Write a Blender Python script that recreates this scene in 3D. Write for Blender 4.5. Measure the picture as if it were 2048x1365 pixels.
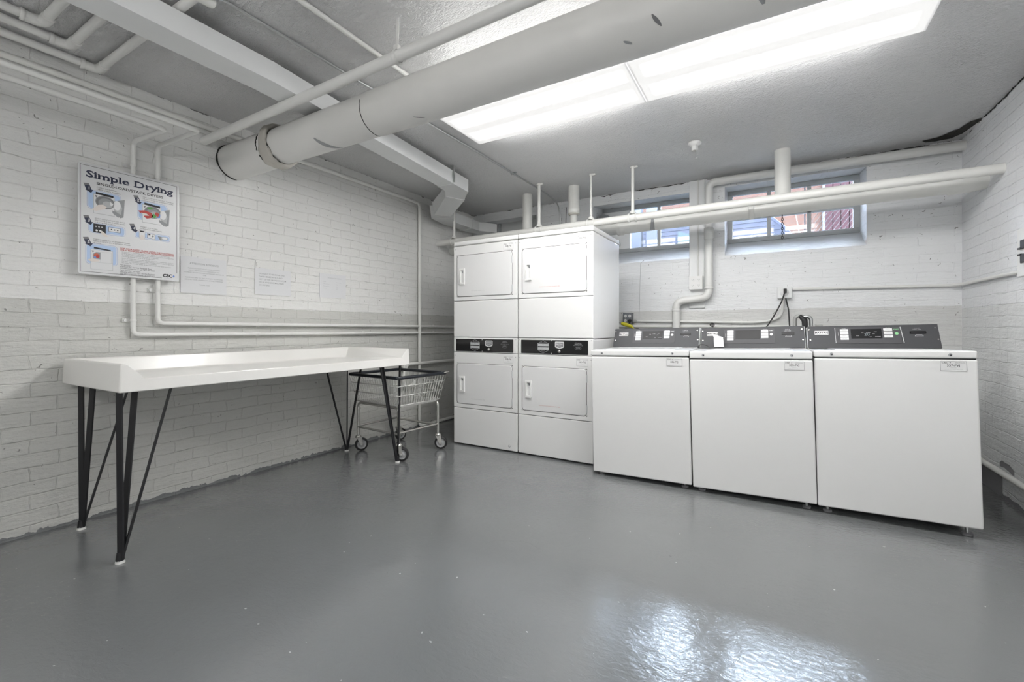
import bpy, bmesh, math, random
from mathutils import Vector, Matrix
random.seed(7)
for o in list(bpy.data.objects): bpy.data.objects.remove(o)
scn = bpy.context.scene
COL = scn.collection
R = math.radians

# ------------------------------------------------------------------ camera
cam_d = bpy.data.cameras.new('camera')
cam = bpy.data.objects.new('camera', cam_d); COL.objects.link(cam)
cam.location = (0, 0, 1.08)
cam.rotation_euler = (R(90), 0, R(30.3))
cam_d.sensor_fit = 'HORIZONTAL'; cam_d.sensor_width = 36.0
cam_d.lens = 36.0 * 885.0 / 2048.0
cam_d.shift_y = -24.5 / 2048.0
cam_d.clip_start = 0.02; cam_d.clip_end = 200
scn.camera = cam

# ------------------------------------------------------------------ sky, exposure
w = bpy.data.worlds.new('world'); scn.world = w; w.use_nodes = True
bg = w.node_tree.nodes['Background']
bg.inputs['Color'].default_value = (0.72, 0.84, 1.0, 1)
bg.inputs['Strength'].default_value = 60.0
scn.view_settings.view_transform = 'Standard'
scn.view_settings.look = 'None'
scn.view_settings.gamma = 1.0
scn.view_settings.use_curve_mapping = False
scn.view_settings.exposure = 0.12
LAMP = 90.0           # brightness of the fluorescent diffusers

REAR_FILL = 50.0          # brightness of the fill strips added behind the camera

# room
XL, XR, YB, YF, ZC = -3.34, 1.28, 4.72, -2.1, 2.55

# ------------------------------------------------------------------ materials
def new_mat(name):
    m = bpy.data.materials.new(name); m.use_nodes = True
    nt = m.node_tree; b = nt.nodes['Principled BSDF']
    return m, nt, b
def N(nt, t, **kw):
    n = nt.nodes.new(t)
    for k, v in kw.items(): setattr(n, k, v)
    return n
def L(nt, a, b): nt.links.new(a, b)
def math_n(nt, op, a=None, b=None, c=None, clamp=False):
    n = N(nt, 'ShaderNodeMath', operation=op); n.use_clamp = clamp
    for i, v in enumerate((a, b, c)):
        if v is None: continue
        if isinstance(v, (int, float)): n.inputs[i].default_value = v
        else: L(nt, v, n.inputs[i])
    return n.outputs[0]
def mixc(nt, fac, a, b):
    n = N(nt, 'ShaderNodeMix', data_type='RGBA')
    for i, v in ((0, fac), (6, a), (7, b)):
        if isinstance(v, (int, float)): n.inputs[i].default_value = v
        elif isinstance(v, tuple): n.inputs[i].default_value = (*v, 1)
        else: L(nt, v, n.inputs[i])
    return n.outputs[2]
def noise(nt, vec, scale, detail=3, rough=.5, dist=0):
    n = N(nt, 'ShaderNodeTexNoise'); n.inputs['Scale'].default_value = scale
    n.inputs['Detail'].default_value = detail; n.inputs['Roughness'].default_value = rough
    n.inputs['Distortion'].default_value = dist
    if vec is not None: L(nt, vec, n.inputs['Vector'])
    return n.outputs['Fac']
def bump(nt, b, h, strength, dist, prev=None):
    n = N(nt, 'ShaderNodeBump'); n.inputs['Strength'].default_value = strength
    n.inputs['Distance'].default_value = dist; L(nt, h, n.inputs['Height'])
    if prev is not None: L(nt, prev, n.inputs['Normal'])
    L(nt, n.outputs[0], b.inputs['Normal']); return n.outputs[0]
def simple(name, col, rough=.4, metal=0, bumpscale=0, bumpdist=0, emit=None, strength=0, coat=0, vary=0):
    m, nt, b = new_mat(name)
    b.inputs['Base Color'].default_value = (*col, 1)
    b.inputs['Roughness'].default_value = rough; b.inputs['Metallic'].default_value = metal
    if coat: b.inputs['Coat Weight'].default_value = coat; b.inputs['Coat Roughness'].default_value = .1
    if emit: b.inputs['Emission Color'].default_value = (*emit, 1); b.inputs['Emission Strength'].default_value = strength
    if bumpscale or vary:
        g = N(nt, 'ShaderNodeNewGeometry')
    if vary:
        f = noise(nt, g.outputs['Position'], 3.0, 4)
        f2 = math_n(nt, 'MULTIPLY_ADD', f, vary*2, 1-vary)
        cc = N(nt, 'ShaderNodeVectorMath', operation='SCALE'); cc.inputs[0].default_value = col
        L(nt, f2, cc.inputs['Scale']); L(nt, cc.outputs[0], b.inputs['Base Color'])
    if bumpscale:
        bump(nt, b, noise(nt, g.outputs['Position'], bumpscale, 4), .6, bumpdist)
    return m

def wall_mat(name, axis, up, low, zsplit, brick_amt=1.0, low_edge=True, chip=.7, bw=.215, rowh=.0735, dark=(.05,.05,.045)):
    m, nt, b = new_mat(name)
    g = N(nt, 'ShaderNodeNewGeometry'); pos = g.outputs['Position']
    sp = N(nt, 'ShaderNodeSeparateXYZ'); L(nt, pos, sp.inputs[0])
    u = sp.outputs[0] if axis == 'X' else sp.outputs[1]; z = sp.outputs[2]
    n1 = N(nt, 'ShaderNodeTexNoise'); n1.inputs['Scale'].default_value = 5; n1.inputs['Detail'].default_value = 5; L(nt, pos, n1.inputs['Vector'])
    nn = N(nt, 'ShaderNodeSeparateXYZ'); L(nt, n1.outputs['Color'], nn.inputs[0])
    u2 = math_n(nt, 'MULTIPLY_ADD', nn.outputs[0], .055, u)
    z2 = math_n(nt, 'MULTIPLY_ADD', nn.outputs[1], .030, z)
    cb = N(nt, 'ShaderNodeCombineXYZ'); L(nt, u2, cb.inputs[0]); L(nt, z2, cb.inputs[1])
    br = N(nt, 'ShaderNodeTexBrick'); L(nt, cb.outputs[0], br.inputs['Vector'])
    br.offset = .5; br.squash = 1.0
    for k, v in (('Scale', 1), ('Mortar Size', .0042), ('Mortar Smooth', .8), ('Bias', 0), ('Brick Width', bw), ('Row Height', rowh)):
        br.inputs[k].default_value = v
    br.inputs['Color1'].default_value = (.78,)*3+(1,); br.inputs['Color2'].default_value = (1,)*3+(1,); br.inputs['Mortar'].default_value = (.45,)*3+(1,)
    joint = br.outputs['Fac']
    # colour bands: bright upper paint, greyer lower paint
    ze = math_n(nt, 'MULTIPLY_ADD', noise(nt, pos, 9, 4), .02, z)
    isup = math_n(nt, 'GREATER_THAN', ze, zsplit + .01)
    col = mixc(nt, isup, low, up)
    # blotchy tone
    bl = noise(nt, pos, 1.7, 4)
    bl2 = math_n(nt, 'MULTIPLY_ADD', bl, .16, .92)
    sc = N(nt, 'ShaderNodeVectorMath', operation='SCALE'); L(nt, col, sc.inputs[0]); L(nt, bl2, sc.inputs['Scale'])
    col = sc.outputs[0]
    # grime caught in parts of the joints
    jn = noise(nt, pos, 11, 5, .7)
    jm = math_n(nt, 'MULTIPLY', joint, math_n(nt, 'MULTIPLY', math_n(nt, 'SUBTRACT', jn, .52, clamp=True), 6.0, clamp=True), clamp=True)
    jm = math_n(nt, 'MULTIPLY', jm, .38 * brick_amt)
    col = mixc(nt, jm, col, (.20, .20, .19))
    # small chips and holes
    cn = noise(nt, pos, 38, 2, .5, .9)
    cm = math_n(nt, 'GREATER_THAN', cn, chip)
    cm2 = math_n(nt, 'MULTIPLY', cm, .75)
    col = mixc(nt, cm2, col, (.14, .135, .125))
    # floor paint brushed up the foot of the wall
    if low_edge:
        le = math_n(nt, 'LESS_THAN', math_n(nt, 'MULTIPLY_ADD', noise(nt, pos, 22, 5), -.075, z), -.018)
        col = mixc(nt, le, col, (.19, .195, .2))
    # broken dark crack under the ceiling
    cz = math_n(nt, 'GREATER_THAN', math_n(nt, 'MULTIPLY_ADD', noise(nt, pos, 7, 6, .75), .11, z), ZC + .057)
    col = mixc(nt, math_n(nt, 'MULTIPLY', cz, .85), col, dark)
    L(nt, col, b.inputs['Base Color'])
    b.inputs['Roughness'].default_value = .42
    b.inputs['Specular IOR Level'].default_value = .35
    brc = N(nt, 'ShaderNodeRGBToBW'); L(nt, br.outputs['Color'], brc.inputs[0])
    h = math_n(nt, 'MULTIPLY', brc.outputs[0], brick_amt)
    st = N(nt, 'ShaderNodeMapping'); st.inputs['Scale'].default_value = (1, 1, 4.5); L(nt, pos, st.inputs[0])
    h = math_n(nt, 'MULTIPLY_ADD', noise(nt, st.outputs[0], 5.5, 5, .65), 1.5, h)
    h = math_n(nt, 'MULTIPLY_ADD', noise(nt, pos, 14, 5, .6), .55, h)
    h = math_n(nt, 'MULTIPLY_ADD', jm, -.8, h)
    h = math_n(nt, 'MULTIPLY_ADD', noise(nt, pos, 70, 4, .6), .14, h)
    h = math_n(nt, 'MULTIPLY_ADD', cm, -.6, h)
    bump(nt, b, h, .65, .0105)
    return m

M = {}
M['wall_left'] = wall_mat('painted_brick_left', 'Y', (.78, .78, .765), (.58, .58, .555), 1.235, 1.0, chip=.735)
M['wall_back'] = wall_mat('painted_brick_back', 'X', (.80, .81, .82), (.64, .64, .63), 1.262, .42, chip=.72, bw=.42)
M['wall_right'] = wall_mat('painted_brick_right', 'Y', (.78, .79, .81), (.70, .71, .715), 1.235, .9, chip=.745)
M['wall_front'] = wall_mat('painted_brick_front', 'X', (.80, .80, .79), (.62, .62, .61), 1.235, .9, chip=.75)

def ceil_mat():
    m, nt, b = new_mat('ceiling_plaster')
    g = N(nt, 'ShaderNodeNewGeometry'); pos = g.outputs['Position']
    f = noise(nt, pos, 1.6, 4)
    col = mixc(nt, f, (.82, .82, .82), (.89, .89, .895))
    L(nt, col, b.inputs['Base Color']); b.inputs['Roughness'].default_value = .28
    mp = N(nt, 'ShaderNodeMapping'); mp.inputs['Scale'].default_value = (1.0, 2.2, 1); mp.inputs['Rotation'].default_value = (0, 0, .5); L(nt, pos, mp.inputs[0])
    h1 = noise(nt, mp.outputs[0], 26, 5, .6, 1.8)
    h2 = noise(nt, pos, 5, 4, .6, .5)
    am = noise(nt, pos, 1.3, 2)
    h = math_n(nt, 'MULTIPLY', h1, math_n(nt, 'MULTIPLY_ADD', am, 1.8, .1))
    h = math_n(nt, 'MULTIPLY_ADD', h2, 1.2, h)
    bump(nt, b, h, 1.0, .019)
    return m
M['ceiling'] = ceil_mat()

def floor_mat():
    m, nt, b = new_mat('grey_floor_paint')
    g = N(nt, 'ShaderNodeNewGeometry'); pos = g.outputs['Position']
    f = noise(nt, pos, 1.2, 4)
    col = mixc(nt, f, (.128, .133, .136), (.156, .162, .167))
    sp = noise(nt, pos, 38, 1, .5)
    col = mixc(nt, math_n(nt, 'MULTIPLY', math_n(nt, 'GREATER_THAN', sp, .80), .5), col, (.5, .5, .5))
    sd = noise(nt, pos, 33, 1, .5, .3)
    col = mixc(nt, math_n(nt, 'MULTIPLY', math_n(nt, 'LESS_THAN', sd, .185), .6), col, (.07, .07, .07))
    # a scraped, re-painted round patch
    v = N(nt, 'ShaderNodeVectorMath', operation='DISTANCE'); L(nt, pos, v.inputs[0]); v.inputs[1].default_value = (-1.07, 1.80, 0)
    L(nt, col, b.inputs['Base Color'])
    rr = noise(nt, pos, 2.5, 3)
    L(nt, math_n(nt, 'MULTIPLY_ADD', rr, .10, .13), b.inputs['Roughness'])
    b.inputs['Coat Weight'].default_value = .6; b.inputs['Coat Roughness'].default_value = .05
    b.inputs['IOR'].default_value = 1.52
    mp = N(nt, 'ShaderNodeMapping'); mp.inputs['Scale'].default_value = (1.0, 1.7, 1); mp.inputs['Rotation'].default_value = (0, 0, -.45); L(nt, pos, mp.inputs[0])
    am = noise(nt, pos, .9, 2)
    amp = math_n(nt, 'MULTIPLY', math_n(nt, 'SUBTRACT', am, .35, clamp=True), 2.2, clamp=True)
    h1 = noise(nt, mp.outputs[0], 34, 4, .62, .6)
    h = math_n(nt, 'MULTIPLY', h1, math_n(nt, 'MULTIPLY_ADD', amp, .8, .18))
    h = math_n(nt, 'MULTIPLY_ADD', noise(nt, pos, 4.5, 3), 1.6, h)
    ring = math_n(nt, 'LESS_THAN', math_n(nt, 'MULTIPLY_ADD', noise(nt, pos, 6, 3), .12, v.outputs['Value']), .22)
    h = math_n(nt, 'MULTIPLY_ADD', ring, .35, h)
    n = bump(nt, b, h, .5, .0052)
    L(nt, n, b.inputs['Coat Normal'])
    return m
M['floor'] = floor_mat()

M['pipe'] = simple('white_pipe_paint', (.76, .76, .74), .35, bumpscale=22, bumpdist=.0012, vary=.05)
M['pipe_l'] = simple('cream_pipe_paint', (.78, .78, .75), .35, bumpscale=22, bumpdist=.0012, vary=.05)
M['wrap'] = simple('painted_pipe_wrap', (.74, .735, .715), .42, bumpscale=9, bumpdist=.004, vary=.07)
M['plaster'] = simple('lumpy_plaster', (.50, .48, .44), .7, bumpscale=24, bumpdist=.012, vary=.25)
M['crack'] = simple('dark_gap', (.03, .03, .028), .9)
M['rubble'] = simple('exposed_dark_mortar', (.035, .034, .03), .9, bumpscale=60, bumpdist=.01, vary=.4)
M['steel'] = simple('galvanised_steel', (.55, .56, .56), .3, .9, vary=.1)
M['chrome'] = simple('worn_chrome', (.62, .61, .58), .25, .9)
M['wire'] = simple('zinc_wire', (.62, .62, .60), .4, .35)
M['conduit'] = simple('grey_conduit', (.42, .42, .41), .4, .3)
M['enamel'] = simple('white_enamel', (.70, .70, .695), .22, coat=.3)
M['enamel_in'] = simple('white_enamel_door', (.665, .665, .665), .26, coat=.2)
M['seam'] = simple('seam_shadow_gap', (.03, .03, .03), .8)
M['frp'] = simple('cream_moulded_plastic', (.76, .75, .725), .28, coat=.3)
M['black_steel'] = simple('black_steel', (.012, .012, .014), .38)
M['rubber'] = simple('black_rubber', (.015, .015, .016), .55)
M['bumper'] = simple('dark_vinyl_bumper', (.009, .012, .018), .3)
M['hub'] = simple('grey_wheel_hub', (.38, .385, .39), .4, .3)
M['white_plastic'] = simple('white_plastic', (.75, .75, .74), .35)
M['white_foot'] = simple('white_nylon_foot', (.7, .7, .68), .5)
M['board'] = simple('sign_board_white', (.70, .705, .715), .3)
M['paper'] = simple('white_paper', (.72, .725, .74), .6)
M['tape'] = simple('clear_glossy_tape', (.80, .80, .80), .15)
M['ink'] = simple('black_ink', (.018, .018, .022), .5)
M['ink_grey'] = simple('grey_ink', (.20, .20, .21), .5)
M['ink_light'] = simple('pale_grey_ink', (.45, .46, .47), .5)
M['ink_mid'] = simple('mid_grey_ink', (.30, .31, .32), .5)
M['ink_red'] = simple('red_ink', (.50, .06, .05), .5)
M['ink_orange'] = simple('orange_red_ink', (.55, .14, .08), .5)
M['ink_green'] = simple('green_ink', (.10, .35, .08), .5)
M['ink_blue'] = simple('pale_blue_ink', (.44, .57, .78), .5)
M['ink_blue2'] = simple('blue_ink', (.16, .27, .62), .5)
M['ink_skin'] = simple('pale_skin_ink', (.72, .66, .62), .5)
M['ink_navy'] = simple('navy_ink', (.03, .035, .07), .5)
M['console'] = simple('charcoal_console', (.062, .063, .067), .5, .1)
M['console_in'] = simple('charcoal_inset', (.075, .075, .08), .5)
M['screen'] = simple('black_display', (.006, .006, .007), .35)
for k_ in ('console', 'console_in', 'screen'): M[k_].node_tree.nodes['Principled BSDF'].inputs['Specular IOR Level'].default_value = .22
M['gloss_black'] = simple('gloss_black_panel', (.008, .008, .009), .12)
M['button'] = simple('white_button', (.66, .66, .66), .4)
M['led'] = simple('display_digits', (.10, .12, .12), .4, emit=(.55, .65, .65), strength=.25)
M['green'] = simple('green_start_button', (.22, .50, .24), .35)
M['yellow'] = simple('yellow_plug', (.62, .56, .03), .4)
M['diff_end'] = simple('acrylic_end', (.8, .8, .8), .3, emit=(1, 1, 1), strength=.30)
M['frame'] = simple('window_frame_paint', (.47, .49, .50), .45, bumpscale=30, bumpdist=.003, vary=.15)
M['fill_tube'] = simple('added_fill_tube', (.9, .9, .9), .4, emit=(1, .99, .972), strength=REAR_FILL)
M['sill'] = simple('rough_white_sill', (.90, .91, .92), .6, bumpscale=18, bumpdist=.012, vary=.06)
M['boardpaint'] = simple('painted_board', (.78, .79, .79), .45, vary=.04)
M['galv_grey'] = simple('grey_outlet_box', (.22, .23, .25), .4, .5)
M['chain'] = simple('black_chain', (.01, .01, .01), .5)
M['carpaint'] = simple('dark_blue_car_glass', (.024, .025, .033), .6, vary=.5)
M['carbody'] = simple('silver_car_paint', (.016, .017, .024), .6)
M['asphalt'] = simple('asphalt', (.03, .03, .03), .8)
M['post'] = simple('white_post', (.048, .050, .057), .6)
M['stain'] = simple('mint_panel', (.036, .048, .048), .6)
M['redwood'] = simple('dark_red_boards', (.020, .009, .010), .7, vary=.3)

def ext_brick():
    m, nt, b = new_mat('salmon_brick')
    g = N(nt, 'ShaderNodeNewGeometry'); sp = N(nt, 'ShaderNodeSeparateXYZ'); L(nt, g.outputs['Position'], sp.inputs[0])
    cb = N(nt, 'ShaderNodeCombineXYZ'); L(nt, sp.outputs[0], cb.inputs[0]); L(nt, sp.outputs[2], cb.inputs[1])
    br = N(nt, 'ShaderNodeTexBrick'); L(nt, cb.outputs[0], br.inputs[0])
    for k, v in (('Scale', 1), ('Mortar Size', .006), ('Brick Width', .21), ('Row Height', .07)): br.inputs[k].default_value = v
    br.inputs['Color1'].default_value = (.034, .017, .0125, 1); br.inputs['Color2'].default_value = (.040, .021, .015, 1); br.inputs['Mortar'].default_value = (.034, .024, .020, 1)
    L(nt, br.outputs[0], b.inputs['Base Color']); b.inputs['Roughness'].default_value = .8
    return m
M['ext_brick'] = ext_brick()
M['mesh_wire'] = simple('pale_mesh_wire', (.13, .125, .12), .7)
M['reflection_line'] = simple('pale_painted_reflection', (.034, .036, .043), .7)
for k_ in ('carpaint', 'carbody', 'post', 'stain', 'redwood', 'mesh_wire', 'reflection_line', 'asphalt', 'ext_brick'): M[k_].node_tree.nodes['Principled BSDF'].inputs['Specular IOR Level'].default_value = .05

def glass_mat():
    m = bpy.data.materials.new('window_glass'); m.use_nodes = True; nt = m.node_tree
    nt.nodes.clear(); out = N(nt, 'ShaderNodeOutputMaterial')
    fr = N(nt, 'ShaderNodeFresnel'); fr.inputs[0].default_value = 1.45
    tr = N(nt, 'ShaderNodeBsdfTransparent'); tr.inputs[0].default_value = (.86, .88, .90, 1)
    gl = N(nt, 'ShaderNodeBsdfGlossy'); gl.inputs['Roughness'].default_value = .03
    mx = N(nt, 'ShaderNodeMixShader'); L(nt, fr.outputs[0], mx.inputs[0]); L(nt, tr.outputs[0], mx.inputs[1]); L(nt, gl.outputs[0], mx.inputs[2])
    L(nt, mx.outputs[0], out.inputs[0]); return m
M['glass'] = glass_mat()

def diffuser_mat():
    # lit acrylic: brighter over its two tubes, which run along X
    m, nt, b = new_mat('lit_diffuser')
    b.inputs['Base Color'].default_value = (.6, .6, .6, 1); b.inputs['Roughness'].default_value = .35
    tc = N(nt, 'ShaderNodeTexCoord'); sp = N(nt, 'ShaderNodeSeparateXYZ'); L(nt, tc.outputs['Object'], sp.inputs[0])
    a = math_n(nt, 'ABSOLUTE', sp.outputs[1])
    d = math_n(nt, 'ABSOLUTE', math_n(nt, 'SUBTRACT', a, .11))
    g = math_n(nt, 'SUBTRACT', 1.0, math_n(nt, 'MULTIPLY', d, 13.5), clamp=True)
    g = math_n(nt, 'POWER', g, 2.0)
    xe = math_n(nt, 'SUBTRACT', .585, math_n(nt, 'ABSOLUTE', sp.outputs[0]))
    xe = math_n(nt, 'MULTIPLY', xe, 9.0, clamp=True)
    side = math_n(nt, 'MULTIPLY', math_n(nt, 'GREATER_THAN', a, .2445), .17)
    s = math_n(nt, 'MULTIPLY', math_n(nt, 'ADD', g, side), xe)
    s = math_n(nt, 'MULTIPLY_ADD', s, LAMP, .60)
    b.inputs['Emission Color'].default_value = (1.0, .99, .972, 1); L(nt, s, b.inputs['Emission Strength'])
    return m
M['diffuser'] = diffuser_mat()

# ------------------------------------------------------------------ mesh builder
_tcache = {}
def text_geo(s, size, bold=0.0, align='CENTER', sx=1.0):
    key = (s, bold, align)
    if key not in _tcache:
        c = bpy.data.curves.new('t', 'FONT'); c.body = s; c.size = 1.0; c.offset = bold; c.align_x = align; c.align_y = 'CENTER'
        c.resolution_u = 2; c.space_line = .95
        o = bpy.data.objects.new('t', c); COL.objects.link(o)
        dg = bpy.context.evaluated_depsgraph_get(); me = o.evaluated_get(dg).to_mesh()
        _tcache[key] = ([v.co.copy() for v in me.vertices], [list(p.vertices) for p in me.polygons])
        o.evaluated_get(dg).to_mesh_clear(); bpy.data.objects.remove(o); bpy.data.curves.remove(c)
    vs, fs = _tcache[key]
    return [Vector((v.x*size*sx, v.y*size, 0)) for v in vs], fs

def frame_of(d):
    d = d.normalized(); a = Vector((0, 0, 1)) if abs(d.z) < .9 else Vector((1, 0, 0))
    x = a.cross(d).normalized(); return x, d.cross(x).normalized()

class MB:
    def __init__(s): s.v = []; s.f = []; s.m = []; s.sm = []; s.mats = []; s.X = Matrix.Identity(4)
    def mi(s, mat):
        mat = M[mat] if isinstance(mat, str) else mat
        if mat not in s.mats: s.mats.append(mat)
        return s.mats.index(mat)
    def add(s, vs, fs, mat, smooth=False):
        b = len(s.v); k = s.mi(mat)
        s.v += [s.X @ Vector(v) for v in vs]
        for f in fs: s.f.append([b+i for i in f]); s.m.append(k); s.sm.append(smooth)
        return s
    def box(s, lo, hi, mat, bev=0, seg=2):
        lo = Vector(lo); hi = Vector(hi)
        if not bev:
            vs = [(x, y, z) for z in (lo.z, hi.z) for y in (lo.y, hi.y) for x in (lo.x, hi.x)]
            return s.add(vs, [(0,2,3,1),(4,5,7,6),(0,1,5,4),(2,6,7,3),(0,4,6,2),(1,3,7,5)], mat)
        bm = bmesh.new(); bmesh.ops.create_cube(bm, size=1)
        for v in bm.verts: v.co = Vector(((v.co.x+.5)*(hi.x-lo.x)+lo.x, (v.co.y+.5)*(hi.y-lo.y)+lo.y, (v.co.z+.5)*(hi.z-lo.z)+lo.z))
        bmesh.ops.bevel(bm, geom=bm.edges[:], offset=bev, segments=seg, profile=.5, affect='EDGES')
        bm.verts.index_update()
        s.add([v.co for v in bm.verts], [[v.index for v in f.verts] for f in bm.faces], mat); bm.free(); return s
    def tube(s, pts, r, mat, seg=14, caps=True, radii=None):
        pts = [Vector(p) for p in pts]; n = len(pts)
        rr = radii or [r]*n
        T = []
        for i in range(n):
            a = pts[max(i-1, 0)]; b = pts[min(i+1, n-1)]; d = (b-a)
            if 0 < i < n-1: d = (pts[i]-pts[i-1]).normalized() + (pts[i+1]-pts[i]).normalized()
            T.append(d.normalized())
        x, y = frame_of(T[0]); vs = []
        for i in range(n):
            if i:
                q = T[i-1].rotation_difference(T[i]); x = q @ x; y = q @ y
            for k in range(seg):
                a = 2*math.pi*k/seg; vs.append(pts[i] + (x*math.cos(a)+y*math.sin(a))*rr[i])
        fs = [(i*seg+k, i*seg+(k+1) % seg, (i+1)*seg+(k+1) % seg, (i+1)*seg+k) for i in range(n-1) for k in range(seg)]
        s.add(vs, fs, mat, True)
        if caps:
            s.add(vs[:seg], [tuple(range(seg))[::-1]], mat); s.add(vs[-seg:], [tuple(range(seg))], mat)
        return s
    def lathe(s, prof, o, axis, mat, seg=24):
        o = Vector(o); ax = Vector(axis).normalized()
        pts = [o+ax*h for r, h in prof]; x, y = frame_of(ax); vs = []
        for (r, h), p in zip(prof, pts):
            for k in range(seg):
                a = 2*math.pi*k/seg; vs.append(p+(x*math.cos(a)+y*math.sin(a))*max(r, 1e-5))
        n = len(prof)
        fs = [(i*seg+k, i*seg+(k+1) % seg, (i+1)*seg+(k+1) % seg, (i+1)*seg+k) for i in range(n-1) for k in range(seg)]
        return s.add(vs, fs, mat, True)
    def prism(s, poly, a, b, ax, mat):
        """polygon in the two other axes extruded along ax from a to b"""
        def P(p, t):
            if ax == 'X': return (t, p[0], p[1])
            if ax == 'Y': return (p[0], t, p[1])
            return (p[0], p[1], t)
        n = len(poly); vs = [P(p, a) for p in poly]+[P(p, b) for p in poly]
        fs = [tuple(range(n))[::-1], tuple(range(n, 2*n))]+[(i, (i+1) % n, n+(i+1) % n, n+i) for i in range(n)]
        return s.add(vs, fs, mat)
    def flat(s, poly, mat, FM, lift=0):
        """polygon drawn on a face whose matrix FM maps (u, v, out)"""
        return s.add([FM @ Vector((p[0], p[1], lift)) for p in poly], [tuple(range(len(poly)))], mat)
    def plate(s, poly, mat, FM, z0, z1):
        n = len(poly); vs = [FM @ Vector((p[0], p[1], z0)) for p in poly]+[FM @ Vector((p[0], p[1], z1)) for p in poly]
        fs = [tuple(range(n))[::-1], tuple(range(n, 2*n))]+[(i, (i+1) % n, n+(i+1) % n, n+i) for i in range(n)]
        return s.add(vs, fs, mat)
    def outline(s, poly, wd, mat, FM, lift):
        n = len(poly)
        c = Vector((sum(p[0] for p in poly)/n, sum(p[1] for p in poly)/n))
        inn = []
        for i in range(n):
            a = Vector(poly[i-1]); b = Vector(poly[i]); d = Vector(poly[(i+1) % n])
            e1 = (b-a).normalized(); e2 = (d-b).normalized(); n1 = Vector((-e1.y, e1.x)); n2 = Vector((-e2.y, e2.x))
            k = n1+n2; k = k/(max(k.dot(n1), .3)) ; inn.append(b+k*wd)
        vs = [FM @ Vector((p[0], p[1], lift)) for p in poly]+[FM @ Vector((p.x, p.y, lift)) for p in inn]
        return s.add(vs, [(i, (i+1) % n, n+(i+1) % n, n+i) for i in range(n)], mat)
    def text(s, t, size, mat, FM, u, v, lift=.0004, bold=0, align='CENTER', rot=0, sx=1):
        vs, fs = text_geo(t, size, bold, align, sx)
        c, q = math.cos(rot), math.sin(rot)
        return s.add([FM @ Vector((u+p.x*c-p.y*q, v+p.x*q+p.y*c, lift)) for p in vs], fs, mat)
    def fit(s, t, mat, FM, x0, x1, base, cap, lift=.0006, bold=0):
        vs, fs = text_geo(t, 1, bold, 'LEFT'); hv, _ = text_geo('H', 1, bold, 'LEFT')
        h0 = min(v.y for v in hv); h1 = max(v.y for v in hv); a0 = min(v.x for v in vs); a1 = max(v.x for v in vs)
        sy = cap/(h1-h0); sx = (x1-x0)/(a1-a0)
        s.add([FM @ Vector((x0+(v.x-a0)*sx, base+(v.y-h0)*sy, lift)) for v in vs], fs, mat)
        return lambda x: x0+(x-a0)*sx
    def build(s, name, parent=None, loc=None, bevel=0, kind=None):
        me = bpy.data.meshes.new(name)
        off = Vector((0, 0, 0))
        if loc is not None: off = Vector(loc)
        me.from_pydata([v-off for v in s.v], [], s.f); me.update()
        for m_ in s.mats: me.materials.append(m_)
        me.polygons.foreach_set('material_index', s.m); me.polygons.foreach_set('use_smooth', s.sm)
        o = bpy.data.objects.new(name, me); COL.objects.link(o)
        if loc is not None: o.location = loc
        if parent is not None:
            o.parent = parent
            if loc is not None: o.location = off - Vector(parent_world(parent))
        if bevel:
            md = o.modifiers.new('bevel', 'BEVEL'); md.width = bevel; md.segments = 2; md.limit_method = 'ANGLE'; md.angle_limit = R(35)
        if kind: o['kind'] = kind
        return o

def parent_world(p):
    v = Vector(p.location)
    while p.parent: p = p.parent; v += Vector(p.location)
    return v
def part(mb, name, parent, bevel=0):
    """mesh built in world coordinates, child of an unrotated thing"""
    pw = parent_world(parent)
    o = mb.build(name, None, None, bevel)
    o.parent = parent
    for v in o.data.vertices: v.co -= pw
    return o
def lpart(mb, name, parent, bevel=0):
    """mesh built in the thing's own coordinates"""
    o = mb.build(name, None, None, bevel); o.parent = parent; return o
def thing(name, label, cat, loc, rot=(0, 0, 0), group=None, kind=None):
    o = bpy.data.objects.new(name, None); COL.objects.link(o); o.empty_display_size = .1
    o.location = loc; o.rotation_euler = rot
    if label: o['label'] = label
    if cat: o['category'] = cat
    if group: o['group'] = group
    if kind: o['kind'] = kind
    return o
def tag(o, label, cat, group=None):
    o['label'] = label; o['category'] = cat
    if group: o['group'] = group
    return o
def solo(mb, name, label, cat, loc, group=None, bevel=0):
    return tag(mb.build(name, None, loc, bevel), label, cat, group)

def fillet(pts, r, n=6):
    pts = [Vector(p) for p in pts]; out = [pts[0]]
    for i in range(1, len(pts)-1):
        a, b, c = pts[i-1], pts[i], pts[i+1]
        d1 = (a-b); d2 = (c-b); q = min(r, d1.length*.48, d2.length*.48)
        p1 = b+d1.normalized()*q; p2 = b+d2.normalized()*q
        for k in range(n+1):
            t = k/n; out.append(p1*(1-t)**2+b*2*t*(1-t)+p2*t*t)
    out.append(pts[-1]); return out
def rrect(x0, y0, x1, y1, r, n=5):
    out = []
    for cx, cy, a0 in ((x1-r, y0+r, -90), (x1-r, y1-r, 0), (x0+r, y1-r, 90), (x0+r, y0+r, 180)):
        for k in range(n+1):
            a = R(a0+90*k/n); out.append((cx+r*math.cos(a), cy+r*math.sin(a)))
    return out
def circ(cx, cy, r, n=20, ry=None): return [(cx+r*math.cos(2*math.pi*k/n), cy+(ry or r)*math.sin(2*math.pi*k/n)) for k in range(n)]
def rect(x0, y0, x1, y1): return [(x0, y0), (x1, y0), (x1, y1), (x0, y1)]
def facem(origin, u, v):
    u = Vector(u).normalized(); v = Vector(v).normalized(); o = Vector(origin); n = u.cross(v)
    return Matrix(((u.x, v.x, n.x, o.x), (u.y, v.y, n.y, o.y), (u.z, v.z, n.z, o.z), (0, 0, 0, 1)))

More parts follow.
